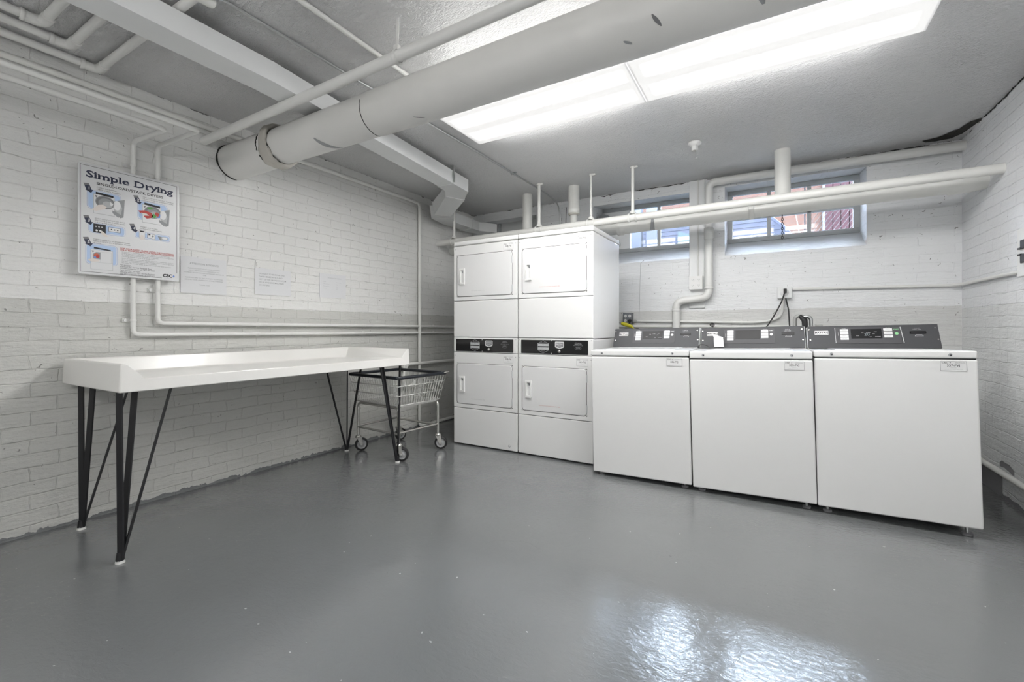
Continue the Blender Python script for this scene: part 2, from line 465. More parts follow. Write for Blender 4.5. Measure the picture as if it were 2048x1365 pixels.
# ================================================================== ROOM SHELL
b = MB().box((XL-.2, YF-.2, -.2), (XR+.2, YB+.55, 0), 'floor'); b.build('floor', kind='structure')
b = MB().box((XL-.2, YF-.2, ZC), (XR+.2, YB+.6, ZC+.2), 'ceiling'); b.build('ceiling', kind='structure')
b = MB().box((XL-.2, YF-.2, 0), (XL, YB+.5, ZC), 'wall_left'); b.build('wall_left', kind='structure')
b = MB().box((XR, YF-.2, 0), (XR+.2, YB+.5, ZC), 'wall_right'); b.build('wall_right', kind='structure')
b = MB().box((XL, YF-.2, 0), (XR, YF, ZC), 'wall_front'); b.build('wall_front', kind='structure')

YW, YO = 5.05, 5.2       # window plane, outer face
ZB0, ZB1, ZT0, ZT1 = 1.785, 1.955, 2.445, 2.485
W3, W1, W2 = (-3.15, -2.42), (-1.71, -.62), (-.382, .697)
b = MB()
xs = [XL, W3[0], W3[1], W1[0], W1[1], W2[0], W2[1], XR]
b.box((XL, YB, 0), (XR, YO, ZB0), 'wall_back')
b.box((XL, YB, ZT1), (XR, YO, ZC), 'wall_back')
for i in (0, 2, 4, 6): b.box((xs[i], YB, ZB0), (xs[i+1], YO, ZT1), 'wall_back')
for (x0, x1) in (W3, W1, W2):
    b.prism([(YB, ZB0), (YW, ZB1), (YO, ZB1), (YO, ZB0)], x0, x1, 'X', 'sill')
    b.prism([(YB, ZT0), (YB, ZT1), (YW, ZT1)], x0, x1, 'X', 'wall_back')
b.box((W3[0], YW-.03, ZB1-.05), (W3[1], YO, ZT1), 'boardpaint')
b.box((W3[0]+.02, YW-.045, ZB1), (W3[0]+.05, YW-.02, ZT1), 'frame'); b.box((W3[1]-.12, YW-.045, ZB1), (W3[1]-.09, YW-.02, ZT1), 'frame')
b.build('wall_back', kind='structure')

# black broken gap in the far right corner of the ceiling
b = MB()
pts = [(1.02, 4.60), (1.10, 4.565), (1.13, 4.545), (1.17, 4.47), (1.195, 4.46), (1.205, 4.38), (1.225, 4.335), (1.27, 4.30), (1.279, 4.36), (1.255, 4.48), (1.245, 4.58), (1.20, 4.64), (1.12, 4.665), (1.05, 4.64)]
vs = [(x, y, ZC-.0015-.004*(i % 2)) for i, (x, y) in enumerate(pts)]
c0 = (1.18, 4.55, ZC-.012)
b.add(vs+[c0], [(i, (i+1) % len(pts), len(pts)) for i in range(len(pts))], 'rubble')
b.build('trim_1', kind='structure')
# ragged cracks where the ceiling meets the walls
b = MB(); y = 4.3; k = 0
while y > 2.6:
    y2 = y-random.uniform(.05, .16)
    z0 = ZC-random.uniform(.002, .012)
    b.tube([(XR-.004, y, z0), (XR-.005, (y+y2)/2, ZC-.006+random.uniform(-.005, .003)), (XR-.004, y2, ZC-.004)], .003, 'crack', 6, radii=[.002, .005, .002]); y = y2
x = -1.62
while x < 1.0:
    x2 = x+random.uniform(.06, .2)
    if random.random() < .75:
        b.tube([(x, YB-.004, ZC-.006), ((x+x2)/2, YB-.005, ZC-.011+random.uniform(-.006, .006)), (x2, YB-.004, ZC-.006)], .003, 'crack', 6, radii=[.0015, .0045, .0015])
    x = x2
b.tube([(-1.15, YB-.002, 1.80), (-1.185, YB-.003, 1.77), (-1.19, YB-.002, 1.6), (-1.196, YB-.002, 1.3), (-1.199, YB-.002, 1.17)], .002, 'ink_light', 6)
b.tube([(-2.03, YB-.002, 2.48), (-2.035, YB-.003, 2.40), (-2.04, YB-.002, 2.25), (-2.042, YB-.002, 2.0)], .003, 'crack', 6)
b.build('trim_2', kind='structure')

# ------------------------------------------------------------------ windows
def window(name, x0, x1, cols, pane_x0):
    W = thing(name, None, None, (x0, YW, ZB1), kind='structure')
    fw = .045; y0, y1 = YW, YW+.05; z0, z1 = ZB1, ZT1
    f = MB()
    f.box((x0, y0, z0), (x1, y1, z0+fw), 'frame'); f.box((x0, y0, z1-fw), (x1, y1, z1), 'frame')
    f.box((x0, y0, z0+fw), (pane_x0, y1, z1-fw), 'frame' if pane_x0-x0 < .1 else 'boardpaint'); f.box((x1-fw, y0, z0+fw), (x1, y1, z1-fw), 'frame')
    f.box((x0, y0-.015, z0-.002), (x1, y0, z0+.02), 'frame')
    part(f, 'window_frame', W, .003)
    zm = z0+.24
    g = MB(); n = len(cols)-1
    for i in range(1, n): g.box((cols[i]-.017, y0+.008, z0+fw), (cols[i]+.017, y1-.008, z1-fw), 'frame')
    g.box((pane_x0, y0+.008, zm-.011), (x1-fw, y1-.008, zm+.011), 'frame')
    part(g, 'muntin', W, .002)
    for i in range(n):
        for (a, c) in ((z0+fw, zm-.011), (zm+.011, z1-fw)):
            p = MB().box((cols[i]+(.017 if i else 0), y0+.022, a), (cols[i+1]-(.017 if i < n-1 else 0), y0+.026, c), 'glass')
            part(p, 'pane', W)
    return W
window('window_1', W1[0], W1[1], [-1.39, -1.07, -.665], -1.39)
window('window_2', W2[0], W2[1], [-.337, -.014, .317, .652], -.337)

# ================================================================== CEILING LIGHTS
def ceiling_light(x0, x1, label):
    cx = (x0+x1)/2
    T = thing('ceiling_light', label, 'light', (cx, 2.515, ZC), group='fluorescent fixtures in a row on the ceiling')
    h = MB().box((x0+.004, 2.30, 2.505), (x1-.004, 2.73, ZC-.0005), 'white_plastic'); part(h, 'housing', T)
    prof = [(2.268, 2.535), (2.262, 2.49), (2.272, 2.472), (2.292, 2.464), (2.738, 2.464), (2.758, 2.472), (2.768, 2.49), (2.762, 2.535)]
    d = MB(); n = len(prof)
    d.add([(x0+.006, *p) for p in prof]+[(x1-.006, *p) for p in prof], [(i, i+1, n+i+1, n+i) for i in range(n-1)]+[(n-1, 0, n, 2*n-1)], 'diffuser')
    o = d.build('diffuser'); o.parent = T
    off = Vector((cx, 2.515, ZC))
    for v in o.data.vertices: v.co -= off
    for s_, xx in ((0, x0), (1, x1)):
        e = MB(); e.prism(prof, xx-.003 if not s_ else xx-.006, xx+.006 if not s_ else xx+.003, 'X', 'diff_end'); part(e, 'end_cap', T)
    return T
ceiling_light(-1.882, -.657, 'lit fluorescent ceiling fixture nearer the brick wall with the instruction sign')
ceiling_light(-.645, .618, 'lit fluorescent ceiling fixture nearer the right side wall, above the washers')

# unseen fill strips added behind the camera to brighten the room, on chains
def fill_strip(x0, x1, y, label):
    T = thing('fill_strip', label, 'light', ((x0+x1)/2, y, 2.05), group='added fill strips behind the camera')
    part(MB().box((x0, y-.05, 2.01), (x1, y+.05, 2.06), 'white_plastic', .004), 'housing', T)
    for dy in (-.075, .075): part(MB().tube([(x0+.02, y+dy, 2.02), (x1-.02, y+dy, 2.02)], .019, 'fill_tube', 14), 'tube', T)
    for x in (x0+.1, x1-.1): part(MB().tube([(x, y, 2.06), (x, y, ZC)], .004, 'steel', 6), 'chain', T)
fill_strip(-2.2, -.95, -.9, 'added bare-tube fill strip nearer the left brick wall')
fill_strip(-.4, .85, -.9, 'added bare-tube fill strip nearer the right side wall')

# ================================================================== PIPES
# large wrapped pipe
T = thing('insulated_pipe', 'very thick white wrapped pipe running from the left brick wall across under the ceiling', 'pipe', (XL, 1.75, 2.28))
BY, BZ = 1.75, 2.28
b = MB().tube([(XL-.02, BY, BZ), (-3.0, BY, BZ), (-2.83, BY, BZ)], .118, 'wrap', 32, radii=[.121, .119, .117]); part(b, 'wall_sleeve', T)
b = MB()
pts = []; radii = []
for i, xx in enumerate([-2.76, -2.5, -1.905, -1.90, -1.2, -.8, -.79, 0, .6, XR+.02]):
    pts.append((xx, BY, BZ)); radii.append([.112, .1135, .1145, .1175, .118, .118, .1185, .119, .118, .118][i])
b.tube(pts, .12, 'wrap', 36, radii=radii)
part(b, 'pipe_wrap', T)
b = MB(); segs = 34; k2 = 10; vs = []
for i in range(segs):
    a = 2*math.pi*i/segs; rr = .122+.006*math.sin(3*a+1)+random.uniform(-.004, .004); ww = .043+.012*math.sin(2*a)+random.uniform(-.006, .006)
    for j in range(k2):
        c = 2*math.pi*j/k2; rad = rr+.018*math.cos(c); xo = ww*math.sin(c)
        vs.append((-2.80+xo+random.uniform(-.003, .003), BY+rad*math.cos(a), BZ+rad*math.sin(a)))
fs = [(i*k2+j, i*k2+(j+1) % k2, ((i+1) % segs)*k2+(j+1) % k2, ((i+1) % segs)*k2+j) for i in range(segs) for j in range(k2)]
b.add(vs, fs, 'plaster', True); o = part(b, 'joint_collar', T); o['label'] = 'lumpy yellowed plaster collar'
b = MB()
for (a0, a1, xx) in ((150, 205, -2.87), (215, 240, -2.865), (250, 262, -2.86), (190, 262, -2.752)):
    b = MB(); n = 10; b.tube([(xx+random.uniform(-.004, .004), BY+.1195*math.cos(R(a0+(a1-a0)*i/n)), BZ+.1195*math.sin(R(a0+(a1-a0)*i/n))) for i in range(n+1)], .003, 'crack', 6, radii=[.001]+[random.uniform(.002, .0045) for _ in range(n-1)]+[.001]); part(b, 'crack_line', T)
b = MB(); n = 14; b.tube([(XL+.003, BY+.124*math.cos(R(125+(-125+250)*0+150*i/n)), BZ+.124*math.sin(R(125+150*i/n))) for i in range(n+1)], .004, 'crack', 6, radii=[.001]+[random.uniform(.003, .008) for _ in range(n-1)]+[.001])
part(b, 'crack_line', T)
def arc_patch(x0, x1, hw, a0, a1, r, mat, nm, n=10, taper=True):
    b = MB(); vs = []
    for i in range(n+1):
        t = i/n; a = R(a0+(a1-a0)*t); k = math.sin(math.pi*min(max(t, .04), .96))**.6 if taper else 1
        xm = x0+(x1-x0)*t
        for xx in (xm-hw*k, xm+hw*k): vs.append((xx, BY+r*math.cos(a), BZ+r*math.sin(a)))
    b.add(vs, [(2*i, 2*i+1, 2*i+3, 2*i+2) for i in range(n)], mat)
    return part(b, nm, T)
arc_patch(-2.325, -2.225, .021, -140, -72, .1152, 'ink_mid', 'wrap_tear')['label'] = 'grey torn strip in the wrap'
arc_patch(-1.902, -1.902, .0028, -195, -75, .1182, 'ink', 'wrap_seam', taper=False)
arc_patch(-1.585, -1.53, .007, -112, -98, .1192, 'ink_grey', 'wrap_tear'); arc_patch(-.372, -.345, .008, -152, -130, .1202, 'ink_grey', 'wrap_tear')
arc_patch(-.485, -.46, .009, -126, -116, .1202, 'ink_mid', 'wrap_tear'); arc_patch(-.045, -.02, .016, -165, -112, .1202, 'ink_mid', 'wrap_tear')

# thin pipe in front of it with strap hanger
T = thing('ceiling_pipe', 'slender white pipe crossing from the left wall in front of the thick wrapped pipe', 'pipe', (XL, 1.54, 2.36))
part(MB().tube([(XL-.01, 1.545, 2.36), (XR+.01, 1.52, 2.385)], .0265, 'pipe', 20), 'pipe_run', T)
h = MB()
h.lathe([(.030, -.012), (.033, 0), (.030, .012)], (-1.53, 1.537, 2.37), (1, 0, 0), 'pipe', 20)
h.prism([(-1.537, 2.40), (-1.523, 2.40), (-1.518, 2.47), (-1.514, ZC), (-1.528, ZC), (-1.533, 2.47)], 1.533, 1.538, 'Y', 'pipe')
h.box((-1.545, 1.525, 2.395), (-1.515, 1.547, 2.425), 'pipe', .004)
part(h, 'strap_hanger', T)

# ceiling conduits
T = thing('metal_conduit', 'thin shiny metal conduit running along the ceiling to the back wall', 'conduit', (-2.085, .3, 2.535))
c = MB().tube(fillet([(-2.095, -.4, 2.538), (-2.085, 4.35, 2.538), (-2.09, 4.66, 2.50), (-2.09, 4.69, 2.2), (-2.09, 4.69, 1.95)], .22, 8), .0075, 'steel', 10); part(c, 'conduit_run', T)
for yy in (1.02, 2.16, 3.60):
    k = MB().box((-2.115, yy-.012, ZC-.006), (-2.06, yy+.012, ZC-.001), 'steel').lathe([(.0095, -.01), (.011, 0), (.0095, .01)], (-2.088, yy, 2.538), (0, 1, 0), 'steel', 12)
    k.tube([(-2.105, yy, ZC), (-2.105, yy, ZC-.02)], .004, 'steel', 8); part(k, 'clamp', T)
T = thing('ceiling_conduit', 'white painted conduit on the ceiling between the strap hanger and the shiny conduit', 'conduit', (-1.79, .3, 2.532))
part(MB().tube([(-1.79, -.6, 2.534), (-1.80, 2.26, 2.534)], .0125, 'pipe_l', 12), 'conduit_run', T)
k = MB().lathe([(.014, -.03), (.019, -.02), (.017, 0), (.019, .02), (.014, .03)], (-1.79, 1.0, 2.534), (0, 1, 0), 'plaster', 12); part(k, 'coupling', T)
# three pipes that turn at the ceiling over the duct
def turn_pipe(x, y, r, label, xend=-2.28):
    T = thing('turning_pipe', label, 'pipe', (x, y, 2.524), group='ceiling pipes that turn over the duct')
    part(MB().tube([(x, -.8, 2.524), (x, y-.05, 2.524)], r, 'pipe', 16), 'straight_run', T)
    part(MB().tube([(x+.055, y, 2.524), (xend, y, 2.524)], r*1.0, 'pipe', 16), 'cross_run', T)
    e = MB().tube(fillet([(x, y-.075, 2.520), (x, y, 2.520), (x+.085, y, 2.520)], .05, 8), r*1.22, 'pipe', 16)
    e.lathe([(r*1.1, -.008), (r*1.38, -.004), (r*1.38, .008), (r*1.1, .012)], (x, y-.07, 2.521), (0, 1, 0), 'pipe', 16)
    part(e, 'elbow', T)
    if xend > -2.2: part(MB().tube([(xend, y-.06, 2.522), (xend, y+.055, 2.522), (xend, y+.065, 2.522)], .024, 'pipe_l', 16, radii=[.024, .024, .018]), 'capped_tee', T)
turn_pipe(-3.225, .965, .020, 'ceiling pipe turning over the duct, the one reaching furthest along the wall', -2.135)
turn_pipe(-3.075, .81, .020, 'ceiling pipe turning over the duct, middle one of three')
turn_pipe(-2.955, .685, .020, 'ceiling pipe turning over the duct, in the top left corner of the photo')

# wall pipes A and B dropping behind the sign
def drop_pipe(xc, zc, yb, zlow, r, label, clips):
    T = thing('wall_pipe', label, 'pipe', (XL+.03, yb, zlow))
    p = [(xc, -.8, zc), (xc, yb, zc), (XL+.032, yb, zc+.022), (XL+.032, yb, zlow), (XL+.032, 4.66, zlow-.012)]
    part(MB().tube(fillet(p, .035, 6), r, 'pipe', 14), 'pipe_run', T)
    for z in clips:
        k = MB().box((XL, yb-.045, z-.012), (XL+.012, yb-.01, z+.012), 'pipe').lathe([(r*1.05, -.008), (r*1.3, 0), (r*1.05, .008)], (XL+.032, yb, z), (0, 0, 1), 'pipe', 12)
        k.tube([(XL+.001, yb-.035, z), (XL+.025, yb-.035, z)], .008, 'white_plastic', 10); part(k, 'clip', T)
    for y in (1.9, 2.9, 3.9):
        k = MB().lathe([(r*1.05, -.01), (r*1.25, 0), (r*1.05, .01)], (XL+.032, y, zlow-.012*(y-yb)/(4.66-yb)), (0, 1, 0), 'pipe', 12).box((XL, y-.01, zlow-.02), (XL+.02, y+.01, zlow+.012), 'pipe'); part(k, 'pipe_strap', T)
    return T
drop_pipe(-2.887, 2.183, 1.148, 1.045, .013, 'white wall pipe dropping behind the sign, ending in the lower of two level runs', [2.06, 1.13])
drop_pipe(-2.80, 2.203, 1.272, 1.115, .013, 'white wall pipe dropping behind the sign, ending in the upper of two level runs', [2.02, 1.32])
# pipe C
T = thing('corner_pipe', 'white pipe along the top of the left brick wall that drops beside the laundry cart', 'pipe', (XL+.03, 3.66, 0))
part(MB().tube(fillet([(XL+.033, -.8, 2.452), (XL+.033, 3.66, 2.446), (XL+.033, 3.66, .06), (XL+.05, 3.66, .022), (XL+.05, 4.6, .022)], .05, 6), .0165, 'pipe_l', 16), 'pipe_run', T)
k = MB().lathe([(.018, -.02), (.022, -.015), (.022, .015), (.018, .02)], (XL+.033, 3.66, .33), (0, 0, 1), 'pipe_l', 14); part(k, 'coupling', T)
# second vertical at the cart and its level branch
T = thing('branch_pipe', 'low white pipe on the left wall ending in a trap behind the laundry cart', 'pipe', (XL+.04, 3.5, .7))
b = MB().tube(fillet([(XL+.04, 4.66, .70), (XL+.04, 3.46, .705), (XL+.045, 3.40, .60), (XL+.05, 3.40, .50), (XL+.05, 3.50, .46), (XL+.05, 3.57, .52)], .04, 6), .017, 'pipe_l', 14)
part(b, 'pipe_run', T)
k = MB().lathe([(.02, -.03), (.030, -.025), (.032, .03), (.02, .035)], (XL+.045, 3.42, .68), (0, 0, 1), 'pipe_l', 14); part(k, 'fitting', T)

# rail pipe with hanger rods, in front of the thick one
T = thing('hung_pipe', 'slim cream pipe hung on four rods in front of the thicker pipe above the machines', 'pipe', (XL, 4.0, 2.07))
def zr(x): return 2.068+(x-XL)*.0068
b = MB().tube([(XL-.01, 4.0, zr(XL)), (XR+.01, 4.0, zr(XR))], .033, 'pipe_l', 20)
part(b, 'pipe_run', T)
for (xx, rr) in ((-3.095, .014), (-2.02, .016), (-1.47, .010), (-1.075, .015)):
    zz = zr(xx)
    k = MB().tube([(xx, 4.0, zz+.03), (xx, 4.0, ZC-.001)], rr, 'pipe_l', 12)
    k.lathe([(rr*1.2, .02), (rr*1.9, .012), (rr*1.2, .0)], (xx, 4.0, ZC-.024), (0, 0, 1), 'pipe_l', 14)
    k.box((xx, 3.99, ZC-.02), (xx+.045, 4.01, ZC-.002), 'pipe_l', .004)
    k.lathe([(.02, .0), (.030, -.02), (.034, -.03)], (xx, 4.0, zz+.062), (0, 0, 1), 'pipe_l', 14)
    for dx in (-.035, .03): k.lathe([(.034, -.008), (.041, -.004), (.041, .006), (.034, .01)], (xx+dx, 4.0, zz), (1, 0, 0), 'pipe_l', 18)
    part(k, 'hanger_rod', T)

T = thing('drain_pipe', 'thick cream pipe running level over the washers with three risers to the ceiling', 'pipe', (XL, 4.27, 2.05))
def zd(x): return 2.036+(x-XL)*.015
b = MB().tube([(XL-.01, 4.27, zd(XL)), (-1.3, 4.27, zd(-1.3)), (-1.29, 4.27, zd(-1.29)), (-1.24, 4.27, zd(-1.24)), (-1.23, 4.27, zd(-1.23)), (-.3, 4.27, zd(-.3)), (.5, 4.27, zd(.5)), (1.08, 4.27, zd(1.08)), (1.09, 4.27, zd(1.09)), (1.2, 4.27, zd(1.2)), (XR+.01, 4.27, zd(XR))], .07, 'pipe_l', 26, radii=[.062, .062, .075, .075, .064, .064, .066, .066, .075, .072, .06])
part(b, 'pipe_run', T)
for (xx, rr, bell) in ((-2.30, .053, 0), (-1.755, .056, 1), (.085, .058, 0)):
    k = MB()
    if bell:
        k.tube([(xx, 4.27, ZC), (xx, 4.27, 2.32), (xx, 4.27, 2.315), (xx, 4.27, 2.27), (xx, 4.27, 2.26), (xx, 4.27, 2.05)], rr, 'pipe_l', 22, radii=[rr, rr, rr*1.08, rr*1.02, rr*.7, rr*.68])
        k.lathe([(rr*.8, 0), (rr*1.08, .012), (rr*.9, .03)], (xx, 4.27, 2.25), (0, 0, 1), 'plaster', 18)
    else:
        k.tube([(xx, 4.27, ZC), (xx, 4.27, 2.22), (xx, 4.27, 2.21), (xx, 4.27, zd(xx))], rr, 'pipe_l', 22, radii=[rr, rr, rr*1.0, rr*1.0])
    o = part(k, 'riser', T)
k = MB().lathe([(.068, -.02), (.076, -.016), (.076, .016), (.068, .02)], (-.14, 4.27, zd(-.14)), (1, 0, 0), 'pipe_l', 24); part(k, 'coupling', T)
k = MB().prism([(-.965, 1.995), (-.925, 1.995), (-.935, 2.10), (-.95, 2.16), (-.955, 2.10)], 4.19, 4.20, 'Y', 'ink_mid'); part(k, 'hanger_tab', T)
# rough dark openings where risers pass the ceiling
for (xx) in (-2.30, -1.755, .085):
    pass

# pipe at the very top of the back wall that turns down and jogs
T = thing('elbow_pipe', 'fat white pipe atop the back wall that turns down beside the narrow board', 'pipe', (-.52, 4.65, 1.0))
b = MB().tube(fillet([(XR+.01, 4.65, 2.478), (-.515, 4.65, 2.492), (-.515, 4.65, 1.385), (-.815, 4.65, 1.355), (-.815, 4.65, .9)], .075, 8), .036, 'pipe', 20)
part(b, 'pipe_run', T)
k = MB().lathe([(.037, -.055), (.044, -.05), (.044, .05), (.037, .055)], (-.515, 4.65, 2.0), (0, 0, 1), 'pipe', 20); part(k, 'coupling', T)
k = MB().lathe([(.037, -.012), (.042, -.01), (.042, .01), (.037, .012)], (-.515, 4.65, 1.475), (0, 0, 1), 'pipe', 20); part(k, 'joint_ring', T)
k = MB().lathe([(.037, -.012), (.041, -.01), (.041, .01), (.037, .012)], (-.815, 4.65, 1.265), (0, 0, 1), 'pipe', 20); part(k, 'joint_ring', T)

# ------------------------------------------------------------------ duct
T = thing('air_duct', 'rectangular white duct running along the ceiling and stepping down near the back corner', 'duct', (-2.36, .2, 2.39))
def qtube(b, rings, mat, cap=True):
    n = len(rings[0]); vs = [p for r_ in rings for p in r_]
    fs = [(i*n+k, i*n+(k+1) % n, (i+1)*n+(k+1) % n, (i+1)*n+k) for i in range(len(rings)-1) for k in range(n)]
    if cap: fs += [tuple(range(n)), tuple(range(len(vs)-n, len(vs)))[::-1]]
    b.add(vs, fs, mat)
def ring_y(y, x0, x1, z0, z1): return [(x0, y, z0), (x1, y, z0), (x1, y, z1), (x0, y, z1)]
d = MB()
qtube(d, [ring_y(-.8, -2.43, -2.265, 2.39, 2.497), ring_y(1.4, -2.435, -2.275, 2.39, 2.497), ring_y(3.18, -2.635, -2.468, 2.39, 2.505)], 'boardpaint')
part(d, 'duct_run', T)
d = MB()
qtube(d, [ring_y(3.19, -2.637, -2.470, 2.388, 2.505), [(-2.665, 3.30, 2.388), (-2.495, 3.44, 2.388), (-2.495, 3.44, 2.505), (-2.665, 3.30, 2.505)],
          [(-2.745, 3.41, 2.378), (-2.665, 3.60, 2.378), (-2.640, 3.60, 2.50), (-2.725, 3.41, 2.50)]], 'boardpaint')
part(d, 'elbow', T)
d = MB()
qtube(d, [[(-2.745, 3.41, 2.373), (-2.660, 3.605, 2.373), (-2.63, 3.605, 2.505), (-2.72, 3.41, 2.505)],
          [(-3.10, 3.66, 2.295), (-3.00, 3.81, 2.295), (-2.99, 3.83, 2.43), (-3.13, 3.66, 2.43)]], 'boardpaint')
part(d, 'drop_piece', T)
d = MB()
qtube(d, [[(-3.225, 3.76, 2.295), (-3.00, 3.81, 2.295), (-3.0, 3.82, 2.42), (-3.20, 3.70, 2.42)], ring_y(4.05, -3.30, -3.125, 2.300, 2.415), ring_y(4.55, -3.31, -3.13, 2.300, 2.41), ring_y(4.72, -3.20, -2.98, 2.29, 2.40)], 'boardpaint')
part(d, 'lower_run', T)
for (y, x0, x1, z0, z1) in ((3.18, -2.642, -2.462, 2.383, 2.512), (4.40, -3.312, -3.118, 2.293, 2.420)):
    d = MB(); qtube(d, [ring_y(y-.012, x0, x1, z0, z1), ring_y(y+.012, x0, x1, z0, z1)], 'boardpaint'); part(d, 'seam_collar', T)
d = MB().box((-2.459, 3.16, 2.40), (-2.455, 3.185, ZC-.001), 'steel'); part(d, 'hanger_strap', T)

# ------------------------------------------------------------------ lamp holder
T = thing('lamp_holder', 'bulbless white porcelain lamp holder with pull chain on the ceiling above the washers', 'lamp holder', (-.517, 3.74, ZC))
part(MB().lathe([(.0, 0), (.050, 0), (.050, -.012), (.030, -.024), (.026, -.030)], (-.517, 3.74, ZC-.0005), (0, 0, 1), 'white_plastic', 28), 'base', T)
part(MB().lathe([(.024, -.024), (.024, -.066), (.020, -.068), (.018, -.05), (.0, -.05)], (-.517, 3.74, ZC), (0, 0, 1), 'white_plastic', 24), 'socket', T)
k = MB().tube([(-.500, 3.715, ZC-.028), (-.500, 3.715, ZC-.13)], .0016, 'conduit', 6).lathe([(0, -.006), (.006, -.003), (.006, .003), (0, .006)], (-.500, 3.715, ZC-.134), (0, 0, 1), 'conduit', 12); part(k, 'pull_chain', T)

# ------------------------------------------------------------------ backing board, outlets, conduits on the back wall
T = thing('backing_board', 'tall narrow white painted board fixed to the back wall between the two windows', 'board', (-.628, YB, 1.285))
part(MB().box((-.700, YB-.022, 1.285), (-.557, YB, ZC-.003), 'boardpaint', .003), 'board', T)
b = MB().tube([(-.617, YB-.03, 1.60), (-.617, YB-.03, ZC-.004)], .0075, 'pipe', 10)
for z in (1.8, 2.3): b.lathe([(.008, -.006), (.011, 0), (.008, .006)], (-.617, YB-.03, z), (0, 0, 1), 'pipe', 10)
part(b, 'conduit', T)
def outlet_box(x0, x1, z0, z1, y, depth, boxm, label, plug=None, name='outlet_box', ink='ink_grey'):
    T = thing(name, label, 'outlet', ((x0+x1)/2, y, z0))
    part(MB().box((x0, y-depth, z0), (x1, y, z1), boxm, .004), 'box', T)
    FM = facem(((x0+x1)/2, y-depth-.002, (z0+z1)/2), (1, 0, 0), (0, 0, 1))
    f = MB(); wx, wz = (x1-x0)/2, (z1-z0)/2
    f.plate(rrect(-wx+.001, -wz+.001, wx-.001, wz-.001, .006), boxm, FM, -.002, .001)
    part(f, 'cover_plate', T)
    for ux in (-wx*.45, wx*.45):
        for vz in (-wz*.42, wz*.42):
            if plug and (ux > 0) and (vz < 0): continue
            r_ = min(wx, wz)*.30
            f = MB(); f.plate(circ(ux, vz, r_, 16), 'white_plastic', FM, .001, .003)
            f.flat(rect(ux-r_*.45, vz-r_*.1, ux-r_*.28, vz+r_*.5), ink, FM, .0034); f.flat(rect(ux+r_*.28, vz-r_*.1, ux+r_*.45, vz+r_*.5), ink, FM, .0034); f.flat(circ(ux, vz-r_*.45, r_*.16, 8), ink, FM, .0034)
            part(f, 'socket', T)
    return T, FM
outlet_box(-.693, -.570, 1.465, 1.597, YB-.042, .034, 'white_plastic', 'white four-socket outlet box mounted on the narrow board between the windows')
outlet_box(-1.358, -1.258, 1.135, 1.248, YB-.0, .055, 'galv_grey', 'grey metal four-socket outlet box low on the back wall beside the dryers', plug=True)
b = MB().tube([(-1.283, YB-.060, 1.165), (-1.283, YB-.085, 1.163)], .017, 'rubber', 14, radii=[.019, .015])
b.tube(fillet([(-1.283, YB-.078, 1.155), (-1.283, YB-.09, 1.12), (-1.25, YB-.10, 1.09), (-1.17, YB-.10, 1.085), (-1.10, YB-.08, .95)], .03, 5), .005, 'rubber', 8)
solo(b, 'power_plug', 'black plug and cord in the grey outlet box', 'plug', (-1.283, YB-.07, 1.16))
b = MB().tube([(-1.34, YB-.16, 1.135), (-1.29, YB-.17, 1.122), (-1.225, YB-.17, 1.10)], .014, 'yellow', 12, radii=[.016, .020, .014])
b.tube([(-1.49, YB-.16, 1.165), (-1.34, YB-.16, 1.138)], .007, 'conduit', 8)
b.tube([(-1.225, YB-.17, 1.10), (-1.19, YB-.17, 1.04), (-1.18, YB-.12, .9), (-1.18, YB, .88)], .007, 'yellow', 8)
solo(b, 'gas_connector', 'yellow coated hose connector behind the leftmost washer console', 'hose', (-1.29, YB-.17, 1.12))

T = thing('wall_conduit', 'white conduit low along the back wall, bending up to the junction box', 'conduit', (-1.2, YB-.02, 1.155))
part(MB().tube(fillet([(-1.25, YB-.02, 1.163), (-.10, YB-.02, 1.138), (.085, YB-.025, 1.17), (.10, YB-.03, 1.36)], .16, 8), .0115, 'pipe', 12), 'conduit_run', T)
k = MB().lathe([(.012, -.02), (.019, -.018), (.019, .0), (.015, .012), (.012, .02)], (-1.235, YB-.025, 1.163), (1, 0, 0), 'conduit', 12); part(k, 'fitting', T)
k = MB().lathe([(.012, -.01), (.015, 0), (.012, .01)], (-.24, YB-.02, 1.141), (1, 0, 0), 'pipe', 12); part(k, 'coupling', T)
T = thing('supply_pipe', 'white water pipe just above the washer consoles along the back wall', 'pipe', (-1.2, YB-.015, 1.10))
part(MB().tube([(-1.45, YB-.015, 1.104), (.36, YB-.015, 1.098)], .013, 'pipe', 12), 'pipe_run', T)
b = MB(); cx_, cz_ = -.482, 1.118
b.tube([(cx_, YB-.04, 1.10), (cx_, YB-.10, 1.118)], .006, 'ink_grey', 8)
for k in range(5):
    a = 2*math.pi*k/5
    b.tube([(cx_+.019*math.cos(a+t), YB-.10, cz_+.016*math.sin(a+t)) for t in (0, .6, 1.2566)], .0045, 'ink', 6)
    b.tube([(cx_, YB-.10, cz_), (cx_+.019*math.cos(a), YB-.10, cz_+.016*math.sin(a))], .003, 'ink', 6)
solo(b, 'valve_handle', 'small dark round valve wheel above the middle washer console', 'valve', (cx_, YB-.1, cz_))

